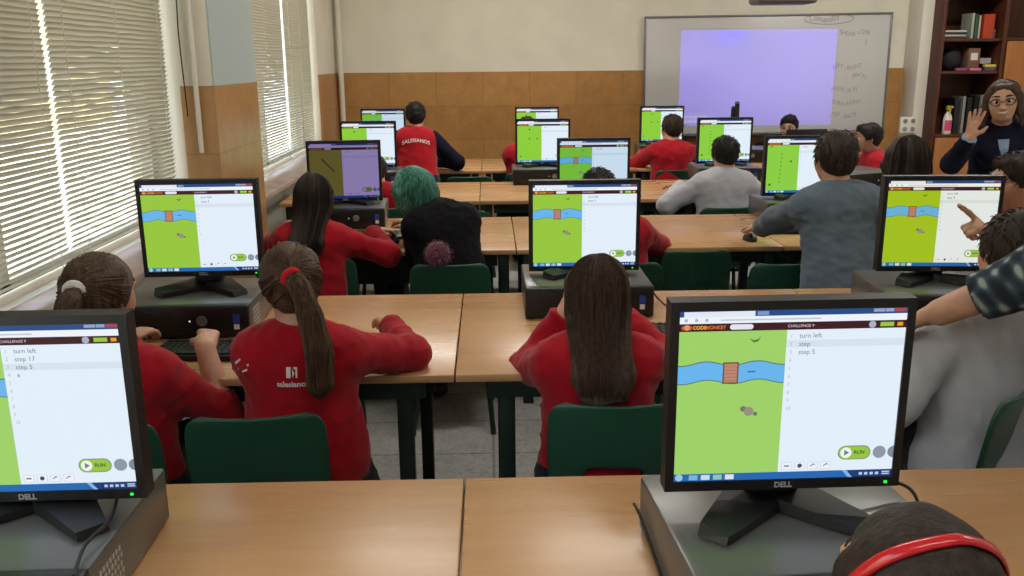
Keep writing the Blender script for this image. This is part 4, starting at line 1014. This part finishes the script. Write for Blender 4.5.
    if tie:
        ring = nrm(np.asarray(tails[1])-np.asarray(tails[0])) if tails else hu; u1 = nrm(np.cross(ring, V3(.3, .5, .8))); u2 = np.cross(ring, u1); c = np.asarray(tails[0])*.62+np.asarray(tails[1])*.38
        R0 = .11*H
        MB().tube([Vector(c+(u1*math.cos(2*PI*k/20)+u2*math.sin(2*PI*k/20))*R0-org) for k in range(20)], .009 if tie == 'redtie' else .011, M[tie], 8, closed=True).build('hair_tie', base)
    if extra: extra(dict(hair=ho, base=base, org=org, HP=HP, TP=TP, H=H, hr=hr, hf=hf, hu=hu, r=r, f=f, up=up, top=o_top, A=A, aL=aL, aR=aR))
    return base
def decal(name, parent, target, origin, right, upv, items, m, off=.0016, curve=0):
    """flat prints dropped onto the cloth along the view normal of the print"""
    bv = BVHTree.FromPolygons([v.co.copy() for v in target.data.vertices], [tuple(p.vertices) for p in target.data.polygons]); right = Vector(right).normalized(); upv = Vector(upv).normalized(); nn = right.cross(upv)
    mb = MB(); O = Vector(origin)
    for vs, fs, x, y in items:
        out = []
        for a, b, *_ in vs:
            p = O+right*(a+x)+upv*(b+y-curve*(a+x)**2); hit = bv.ray_cast(p+nn*.3, -nn)
            out.append((hit[0]+nn*off) if hit[0] is not None else p)
        mb.raw(out, fs, m)
    return mb.build(name, parent, smooth=0)

# ------------------------------------------------------------------ the people
def back_print(lines, z=.72, x=0, crest=False, curve=0):
    def fn(c):
        items = []
        for t, sz, dy in lines:
            vs, fs = text_geo(t, sz, 'CENTER', .0006); items.append((vs, fs, x, dy))
        if crest:
            q = .013
            items += [([(-q, -q), (-q*.2, -q), (-q*.2, q), (-q, q)], [(0, 1, 2, 3)], x, .031), ([(q*.1, -q), (q*.55, -q*.1), (q*.2, q*.4), (q*.1, q)], [(0, 1, 2, 3)], x, .031), ([(q*.7, -q), (q, -q), (q, q), (q*.4, q), (q*.4, q*.7), (q*.7, q*.6)], [(0, 1, 2, 3, 4, 5)], x, .031)]
        decal('back_print', c['base'], c['top'], c['TP'](0, 0, z)-c['org'], c['r'], c['up'], items, M['white_text'], curve=curve)
    return fn
def p2x(c):
    back_print([('salesianos', .019, -.004), ('madrid', .010, -.018)][:1], .70, .012, True)(c)
    # small white stripes on the left shoulder
    e = c['aL']; o = e['sh']+(e['el']-e['sh'])*.12-c['org']
    decal('shoulder_print', c['base'], c['top'], o-c['f']*.02, c['r'], c['up'], [([(-.016, -.01), (.018, .006), (.018, .011), (-.016, -.004)], [(0, 1, 2, 3)], 0, 0), ([(-.02, .004), (-.004, .018), (-.008, .021), (-.024, .008)], [(0, 1, 2, 3)], 0, 0), ([(.0, -.012), (.014, -.006), (.014, -.001), (.0, -.007)], [(0, 1, 2, 3)], 0, 0)], M['white_text'])
person('girl in red, brown ponytail held by a white hair tie, fist on a keyboard', (-.93, 2.09, .45), (-.925, 2.10, .80), -4, (-.94, 2.12, .972), -12, -6, 4, S=1.3, hh=.21,
       armR=dict(w=(-.75, 2.262, .79), pole=(.25, -.5, -1), d=(-.15, .95, .25), n=(-.25, .2, -1), t=(-1, -.1, .2), pose='fist'), armL=dict(w=(-.99, 2.38, .785), pole=(-.3, -.7, -.5), d=(.2, 1, -.05)),
       sleeve=(1, .30), hair='pony', hairm='hair_brown', tail=[(-.955, 1.99, .99), (-.965, 1.96, .935), (-.96, 1.955, .84), (-.955, 1.96, .77)], tie='whitecloth', fineR=True, female=False, seed=11, strands=260)
person('girl in a red sweatshirt with white school print, ponytail held by a red hair tie', (-.475, 2.115, .56), (-.475, 2.13, .85), -6, (-.49, 2.16, .985), 12, -8, -8, S=1.3, hh=.205,
       armR=dict(w=(-.285, 2.445, .785), pole=(1, .0, -.4), d=(-.35, .9, 0), pose='relax'), armL=dict(w=(-.56, 2.42, .80), pole=(-.2, -.6, -.4), d=(0, 1, -.1)), legs='stand', hem=.10,
       hair='pony', hairm='hair_brown', tail=[(-.45, 2.04, 1.005), (-.42, 2.01, .945), (-.4, 1.995, .86), (-.402, 1.995, .78), (-.407, 2.0, .74)], tie='redtie', fineR=True, seed=12, strands=320, extra=p2x, hair_vol=1.0)
person('girl in a red sweatshirt with very long straight brown hair, seen from behind', (.265, 2.10, .45), (.262, 2.12, .80), 0, (.258, 2.14, .945), 0, -4, 2, S=1.3, hh=.21,
       armL=dict(w=(.19, 2.29, .85), pole=(-.5, .2, -.8), d=(.3, .5, .8), n=(.8, .3, -.3)), armR=dict(w=(.38, 2.44, .80), pole=(.6, -.3, -.5), d=(0, 1, -.05)), hair='long', hairm='hair_mid', hlen=.055, seed=13, strands=420)
person('boy in a light grey sweatshirt seated at the right edge', (1.24, 2.10, .46), (1.265, 2.16, .87), 14, (1.318, 2.19, 1.03), -4, -8, 6, S=1.4, hh=.215,
       armL=dict(w=(1.085, 2.215, .625), pole=(-.7, -.5, -.5), d=(.5, .8, -.1)), armR=dict(w=(1.47, 2.38, .80), pole=(.5, -.6, -.1), d=(-.2, 1, 0)), top='ltgrey', bottom='navytrack', hair='short', hairm='hair_dark', seed=14, loose=.008, strands=0)
person('adult at the right edge in a dark plaid shirt, bare forearm reaching to the desk', (1.78, 1.79, .86), (1.53, 1.86, 1.33), 18, (1.55, 1.94, 1.56), 30, -12, 0, S=1.68, adult=True, hh=.23,
       armL=dict(w=(1.015, 2.045, .89), pole=(-.6, -.6, -.3), d=(-.35, .8, -.5), n=(0, -.3, -1), pose='flat'), armR=None, legs='stand', feet=((1.72, 1.76), (1.92, 1.84)), top='plaid', bottom='jeans', sleeve=(.62, 1), hair='short', hairm='hair_dark', fineL=True, seed=15, loose=.006)
def headband(c):
    # the band hugs the hair from ear to ear, a little behind the crown
    HP, o, ho = c['HP'], c['org'], c['hair']; vs = []; fs = []; n = 40
    bv = BVHTree.FromPolygons([v.co.copy() for v in ho.data.vertices], [tuple(p.vertices) for p in ho.data.polygons]); cc = Vector(HP(0, -.05, .08)-o)
    for k in range(n+1):
        a = -PI*.6+1.2*PI*k/n
        for j in range(7):
            w = (j-3)/3*.055; d = Vector(HP(math.sin(a), -.05-math.tan(R_(30))*math.cos(a)+w*2.0, .08+math.cos(a))-o)-cc; d.normalize()
            hit = bv.ray_cast(cc+d*.4, -d); vs.append((hit[0] if hit[0] is not None else cc+d*.09)+d*(.0055-.003*abs((j-3)/3)**3))
    rad = [(v-cc).length for v in vs]
    for _ in range(6): rad = [max(rad[i], .5*rad[i]+.25*(rad[max(i-7, i % 7)]+rad[min(i+7, len(rad)-7+i % 7)])) for i in range(len(rad))]
    vs = [cc+(v-cc).normalized()*r for v, r in zip(vs, rad)]
    for k in range(n):
        for j in range(6): fs.append((k*7+j, k*7+j+1, (k+1)*7+j+1, (k+1)*7+j))
    ob = MB().raw(vs, fs, M['redband']).build('headband', c['base'], smooth=60); q = ob.modifiers.new('thick', 'SOLIDIFY'); q.thickness = .004
person('child with dark hair and a glossy red headband, at the bottom', (.39, .62, .46), (.387, .68, .862), 0, (.393, .735, 1.014), 2, -4, 2, S=1.34, hh=.195, hair_vol=.75, armL=dict(w=(.30, .9, .80), pole=(-.5, -.6, -.1), d=(0, 1, 0)), armR=dict(w=(.50, .88, .80), pole=(.5, -.6, -.1), d=(0, 1, 0)),
       hair='long', hlen=.02, hairm='hair_dark', seed=16, extra=headband)
person('girl in red with long dark hair facing the dim purplish monitor, third row', (-.74, 3.66, .45), (-.735, 3.69, .82), -4, (-.725, 3.72, .965), -4, -4, 2, S=1.3, hh=.205, armR=dict(w=(-.52, 3.90, .785), pole=(.6, -.5, -.4), d=(.6, .75, 0)), armL=dict(w=(-.85, 3.97, .785), pole=(-.6, -.5, -.3), d=(.3, 1, 0)), hair='long', hairm='hair_dark', hlen=.035, seed=17, strands=120)
def fur(c):
    o = c['TP'](-.115, -.14, .56)-c['org']; rn = random.Random(4); mb = MB().sphere(o, .05, M['fur'], seg=18)
    for _ in range(420):
        d = Vector((rn.gauss(0, 1), rn.gauss(0, 1), rn.gauss(0, 1))).normalized(); p = Vector(o)+d*.046; e = p+d*rn.uniform(.01, .022)+Vector((0, 0, -.004)); mb.cyl(p, e, .0022, M['fur'], .0004, n=4)
    mb.build('fur_trim', c['base'])
person('person with short teal-dyed hair and a black jacket, leaning to the left', (-.13, 3.62, .45), (-.215, 3.74, .88), 30, (-.325, 3.80, .975), 62, -14, -22, S=1.36, hh=.21, armL=dict(w=(-.345, 3.97, .80), pole=(.1, -.2, -.9), d=(-.5, .6, .1), pose='relax'), armR=dict(w=(-.28, 4.0, .79), pole=(.5, -.5, -.1), d=(-.6, .6, 0)),
       top='black', bottom='navy', hair='bob', hairm='hair_teal', seed=18, strands=420, loose=.006, extra=fur, fineL=True, hair_vol=1.0)
person('dark-haired child in red hidden behind the second-row middle monitor', (.53, 3.62, .45), (.50, 3.68, .83), 0, (.455, 3.72, .975), 6, -6, -6, S=1.3, armR=dict(w=(.60, 3.95, .785), pole=(.9, -.4, -.5), d=(-.3, 1, 0)), armL=dict(w=(.36, 3.97, .80), pole=(-.5, -.5, -.1), d=(0, 1, 0)), hair='short', hairm='hair_black', seed=19, h=.012)
person('standing boy in a blue-grey sweatshirt, left hand on the third-row desk', (1.36, 3.30, .665), (1.335, 3.43, 1.0), -2, (1.335, 3.465, 1.135), 4, -6, 0, S=1.32, hh=.21, armL=dict(w=(1.165, 3.80, .80), pole=(-.9, -.2, -.1), d=(-.15, 1, -.15), n=(0, 0, -1), pose='flat'), armR=dict(w=(1.475, 3.37, .78), pole=(.7, -.7, -.0), d=(-.1, .3, -.8), n=(-1, 0, 0), pose='fist'), legs='stand', hem=.06, top='bluegrey', bottom='jeans', hair='short', hairm='hair_dark', seed=20, loose=.010, collar='bluegrey', fineL=True, fineR=True)
person('child with dark bushy hair in a blue jacket beside the boy in blue-grey', (1.68, 3.60, .62), (1.675, 3.61, .97), 8, (1.685, 3.62, 1.10), 14, 0, 0, S=1.34, hh=.205, armL=dict(w=(1.60, 3.78, .80), pole=(-.9, -.3, -.3)), armR=dict(w=(1.86, 3.86, .775), pole=(.8, -.4, -.4)), legs='stand', top='blue', bottom='navy', hair='bob', hairm='hair_dark', seed=21, hair_vol=1.35, h=.012, strands=80)
person('boy in red seen in profile at the right edge, pointing at a screen', (1.97, 3.19, .64), (1.845, 3.085, .955), 66, (1.832, 3.075, 1.088), 88, -6, 0, S=1.5, hh=.21, armL=dict(w=(1.53, 2.65, .968), pole=(.4, -.8, -.2), d=(-.78, -.15, .62), n=(-.5, .45, -.65), t=(.3, .7, .6), pose='point'), armR=dict(w=(1.75, 3.36, .7), pole=(.4, .4, -.8)), legs='stand', feet=((2.02, 3.12), (2.1, 3.3)), top='red', bottom='navytrack', hair='short', hairm='hair_dark', skin='skin2', fineL=True, seed=22)
person('black-haired boy in a pale grey sweatshirt, arms spread on the fourth-row desk', (1.33, 5.04, .45), (1.335, 5.09, .84), 0, (1.34, 5.12, .985), 2, -6, 0, S=1.38, hh=.205, armL=dict(w=(1.13, 5.27, .785), pole=(-.6, -.5, -.5), d=(-.5, .9, -.1), pose='flat'), armR=dict(w=(1.56, 5.34, .785), pole=(.5, -.5, -.6), d=(-.1, 1, 0)), top='ltgrey', bottom='jeans', hair='short', hairm='hair_black', seed=23, h=.012, loose=.006)
person('child in red mostly hidden between the dim monitor and the teal hair', (-.62, 5.05, .45), (-.615, 5.1, .78), 0, (-.655, 5.14, .905), 8, -14, 0, S=1.26, hh=.19, armL=None, armR=dict(w=(-.55, 5.34, .785), pole=(.6, -.5, -.05)), hair='short', hairm='hair_dark', seed=24, h=.014)
def b5(c): back_print([('SALESIANOS', .036, .015), ('escuela', .02, -.02)][:1], .72, 0, False, 1.6)(c)
person('boy at the back in a red jacket with navy sleeves and white arched lettering', (-.53, 6.5, .66), (-.535, 6.60, 1.0), 8, (-.53, 6.64, 1.125), 4, -8, 0, S=1.42, hh=.20, armL=dict(w=(-.70, 6.86, .80), pole=(-.8, -.4, -.2)), armR=dict(w=(-.38, 6.80, .78), pole=(.9, -.4, -.4), d=(-.3, 1, 0)), legs='stand', top='red2', sleeves='navy', bottom='navytrack', hair='short', hairm='hair_black', seed=25, h=.012, collar='navy', extra=b5)
person('child in red at the back, hair showing above the monitor with three stones', (.27, 6.52, .46), (.272, 6.57, .87), 0, (.275, 6.6, 1.015), 0, -4, 0, S=1.38, hh=.20, armL=dict(w=(.21, 6.9, .79), pole=(-.1, -.6, -.3)), armR=dict(w=(.40, 6.87, .79), pole=(.7, -.4, -.05)), hair='short', hairm='hair_dark', seed=26, h=.014)
person('boy in a red jacket with dark collar at the back desk before the whiteboard', (1.34, 6.6, .46), (1.335, 6.65, .875), 6, (1.345, 6.68, 1.015), 14, -6, 4, S=1.4, hh=.205, armL=dict(w=(1.2, 6.95, .81), pole=(-.5, -.4, -.4), d=(-.1, 1, .1)), armR=dict(w=(1.48, 6.93, .79), pole=(.8, -.4, -.1)), top='red2', bottom='navytrack', hair='short', hairm='hair_dark', seed=27, h=.012, collar='black')
person('boy in red seen in profile facing left, seated below the whiteboard corner', (2.80, 6.42, .43), (2.745, 6.41, .80), 82, (2.69, 6.40, .955), 82, -4, 0, S=1.36, hh=.205, armL=dict(w=(2.50, 6.25, .66), pole=(.3, -.5, -.8)), armR=dict(w=(2.5, 6.55, .66), pole=(.3, .5, -.8)), top='red', bottom='navytrack', hair='short', hairm='hair_black', skin='skin2', seed=28, h=.012)
person('person in black behind the open laptop, only hair and part of the face visible', (2.60, 7.86, .45), (2.585, 7.82, .80), 176, (2.575, 7.77, .935), 150, -12, 0, S=1.36, hh=.205, armL=dict(w=(2.68, 7.52, .785), pole=(.6, .3, -.05)), armR=dict(w=(2.45, 7.53, .785), pole=(-.6, .3, -.05)), top='black', bottom='navy', hair='short', hairm='hair_black', seed=29, h=.012)
def teacher(c):
    HP, H, o = c['HP'], c['H'], c['org']; mb = MB()
    for s in (-1, 1):
        mb.tube([Vector(HP(s*.165+.125*math.cos(2*PI*k/18), .475-.06*abs(math.cos(2*PI*k/18)), .02+.085*math.sin(2*PI*k/18))-o) for k in range(18)], .0028, M['black_plastic'], 6, closed=True)
        mb.tube([Vector(HP(s*.29, .42, .04)-o), Vector(HP(s*.37, .2, .05)-o), Vector(HP(s*.385, -.06, .03)-o)], .0025, M['black_plastic'], 6)
    mb.tube([Vector(HP(-.05, .49, .03)-o), Vector(HP(0, .505, .04)-o), Vector(HP(.05, .49, .03)-o)], .0025, M['black_plastic'], 6); mb.build('glasses', c['base'])
    MB().tube([Vector(HP(x, .446-.9*x*x, -.262+.03*(abs(x)/.1)**2)-o) for x in (-.11, -.05, 0, .05, .11)], [.006*H, .02*H, .024*H, .02*H, .006*H], M['eye_white'], 6).build('teeth', c['base'])
    # pale blue shirt front showing in the open sweater
    it = []
    for k in range(8):
        z0, z1 = -.05-.045*k, -.05-.045*(k+1); w0, w1 = max(.006, .03-.007*k), max(.006, .03-.007*(k+1)); it.append(([(-w0, z0), (w0, z0), (w1, z1), (-w1, z1)], [(0, 1, 2, 3)], 0, 0))
    decal('shirt_front', c['base'], c['top'], c['TP'](0, 0, 1.05)-o, -c['r'], c['up'], it, M['denim'], off=.003)
person('smiling woman with glasses and wavy brown hair in a navy sweater, raising one hand', (3.07, 5.36, .74), (3.005, 5.27, 1.10), 160, (2.952, 5.20, 1.258), 152, -4, 6, S=1.5, hh=.225, adult=True, female=True, armR=dict(w=(2.72, 5.08, 1.06), pole=(-.6, .1, -.9), d=(.15, -.05, 1), n=(-.3, -.9, .1), t=(.9, -.3, 0), pose='open'), armL=None, legs='stand', top='navy', bottom='jeans', hair='long', hairm='hair_mid', hlen=.03, hair_vol=1.0, seed=30, fineR=True, collar='denim', extra=teacher, strands=100)

# ------------------------------------------------------------------ light
w = bpy.data.worlds.new('sky'); scn.world = w; w.use_nodes = True
bg = w.node_tree.nodes['Background']; bg.inputs[0].default_value = (.80, .90, 1.0, 1); bg.inputs[1].default_value = 4.4
def lamp(name, typ, loc, rot, energy, col=(1, 1, 1), **kw):
    l = bpy.data.lights.new(name, typ); l.energy = energy; l.color = col
    for k, v in kw.items(): setattr(l, k, v)
    o = bpy.data.objects.new(name, l); COL.objects.link(o); o.location = loc; o.rotation_euler = rot; return o
sun = lamp('sun', 'SUN', (0, 0, 10), (0, R_(38), R_(25)), 5.6, (1, .97, .92), angle=.01)
for (y0, y1) in ((1.35, 4.11), (4.86, 7.42), (-2.0, 1.1)):
    p = lamp('window_portal', 'AREA', (XL-.27, (y0+y1)/2, (WZ0+WZ1)/2), (0, R_(-90), 0), 1, shape='RECTANGLE', size=WZ1-WZ0, size_y=y1-y0); p.data.cycles.is_portal = True
# ceiling luminaires (out of frame)
for i, (x, y) in enumerate(((.2, .2), (3.4, .2), (.2, 3.2), (3.4, 3.2), (.2, 6.2), (3.4, 6.2))):
    L = tag(empty('ceiling_light', (x, y, ZC)), 'long fluorescent ceiling luminaire, %s' % ['over the front desks by the window', 'over the front right', 'over the middle desks by the window', 'over the middle right', 'over the back desks by the window', 'over the back right'][i], 'ceiling light', 'fluorescent ceiling lights')
    MB().box((0, 0, -.03), (1.24, .2, .06), M['white_paint'], .006).build('housing', L)
    MB().box((0, 0, -.066), (1.18, .15, .012), M['board'], .003).build('diffuser', L)
    lamp('luminaire_lamp', 'AREA', (x, y, ZC-.08), (0, 0, 0), (10, 15, 24, 28, 45, 45)[i], (1, .96, .88), shape='RECTANGLE', size=1.18, size_y=.15)
# projector beam: spot with a rectangular picture
def proj(cx, cz, hw, hh, energy):
    P = Vector((2.29, 7.42, 1.965)); tgt = Vector((cx, YB-.04, cz)); d = tgt-P
    o = lamp('projector_beam', 'SPOT', P, (R_(90), 0, 0), energy, (1, 1, 1), spot_size=R_(150), spot_blend=0, shadow_soft_size=.001)
    l = o.data; l.use_nodes = True; t = l.node_tree; n = t.nodes; em = n['Emission']
    tc = n.new('ShaderNodeTexCoord'); sp = n.new('ShaderNodeSeparateXYZ'); t.links.new(tc.outputs['Normal'], sp.inputs[0])
    def mth(op, a, b=None):
        q = n.new('ShaderNodeMath'); q.operation = op
        for i, v in enumerate((a, b)):
            if v is None: continue
            if isinstance(v, (int, float)): q.inputs[i].default_value = v
            else: t.links.new(v, q.inputs[i])
        return q.outputs[0]
    az = mth('ABSOLUTE', sp.outputs['Z']); px = mth('MULTIPLY', mth('DIVIDE', sp.outputs['X'], az), d.y); py = mth('MULTIPLY', mth('DIVIDE', sp.outputs['Y'], az), d.y)
    u = mth('DIVIDE', mth('SUBTRACT', px, d.x), hw); v = mth('DIVIDE', mth('SUBTRACT', py, d.z), hh)
    msk = mth('MULTIPLY', mth('LESS_THAN', mth('ABSOLUTE', u), 1), mth('LESS_THAN', mth('ABSOLUTE', v), 1))
    # inverse square and cosine compensation so the picture is evenly bright, with a violet blotch high on the left
    r2 = mth('ADD', mth('MULTIPLY', px, px), mth('ADD', mth('MULTIPLY', py, py), d.y*d.y)); comp = mth('POWER', r2, 1.5)
    bu = mth('DIVIDE', mth('ADD', u, .25), .55); bv = mth('DIVIDE', mth('SUBTRACT', v, .85), .75)
    blot = mth('POWER', 2.718, mth('MULTIPLY', mth('ADD', mth('MULTIPLY', bu, bu), mth('MULTIPLY', bv, bv)), -1))
    cr = n.new('ShaderNodeMix'); cr.data_type = 'RGBA'; cr.inputs[6].default_value = (.12, .07, 1, 1); cr.inputs[7].default_value = (.0, .0, .72, 1); t.links.new(blot, cr.inputs[0])
    # caption of two lines of pale text at the lower left
    w1 = mth('MULTIPLY', mth('MULTIPLY', mth('GREATER_THAN', u, -.96), mth('LESS_THAN', u, -.58)), mth('GREATER_THAN', mth('SINE', mth('MULTIPLY', u, 95)), -.5))
    b1 = mth('LESS_THAN', mth('ABSOLUTE', mth('ADD', v, .80)), .03); b2 = mth('LESS_THAN', mth('ABSOLUTE', mth('ADD', v, .90)), .03)
    cap = mth('MULTIPLY', mth('MULTIPLY', w1, mth('MINIMUM', mth('ADD', b1, b2), 1)), .55)
    c2 = n.new('ShaderNodeMix'); c2.data_type = 'RGBA'; t.links.new(cap, c2.inputs[0]); t.links.new(cr.outputs[2], c2.inputs[6]); c2.inputs[7].default_value = (.95, .92, 1, 1)
    t.links.new(c2.outputs[2], em.inputs[0]); t.links.new(mth('MULTIPLY', msk, comp), em.inputs[1])
proj(2.42, 1.335, .70, .42, 44)

# ------------------------------------------------------------------ camera
f_px = 900.0; pitch = math.atan(228/900); yaw = R_(1.36); roll = R_(.5)
cam = bpy.data.cameras.new('camera'); cam.sensor_width = 36; cam.lens = 36*f_px/1024; cam.clip_start = .02
co = bpy.data.objects.new('camera', cam); COL.objects.link(co)
co.matrix_world = Matrix.Translation((0, 0, 1.51)) @ Matrix.Rotation(-yaw, 4, 'Z') @ Matrix.Rotation(PI/2-pitch, 4, 'X') @ Matrix.Rotation(-roll, 4, 'Z')
scn.camera = co
scn.view_settings.view_transform = 'Standard'; scn.view_settings.look = 'None'; scn.view_settings.gamma = 1; scn.view_settings.use_curve_mapping = False; scn.view_settings.exposure = 0
c = scn.cycles
c.use_denoising = True; c.max_bounces = 8; c.diffuse_bounces = 4; c.glossy_bounces = 3; c.transmission_bounces = 4; c.transparent_max_bounces = 8; c.sample_clamp_indirect = 4; c.caustics_reflective = False; c.caustics_refractive = False
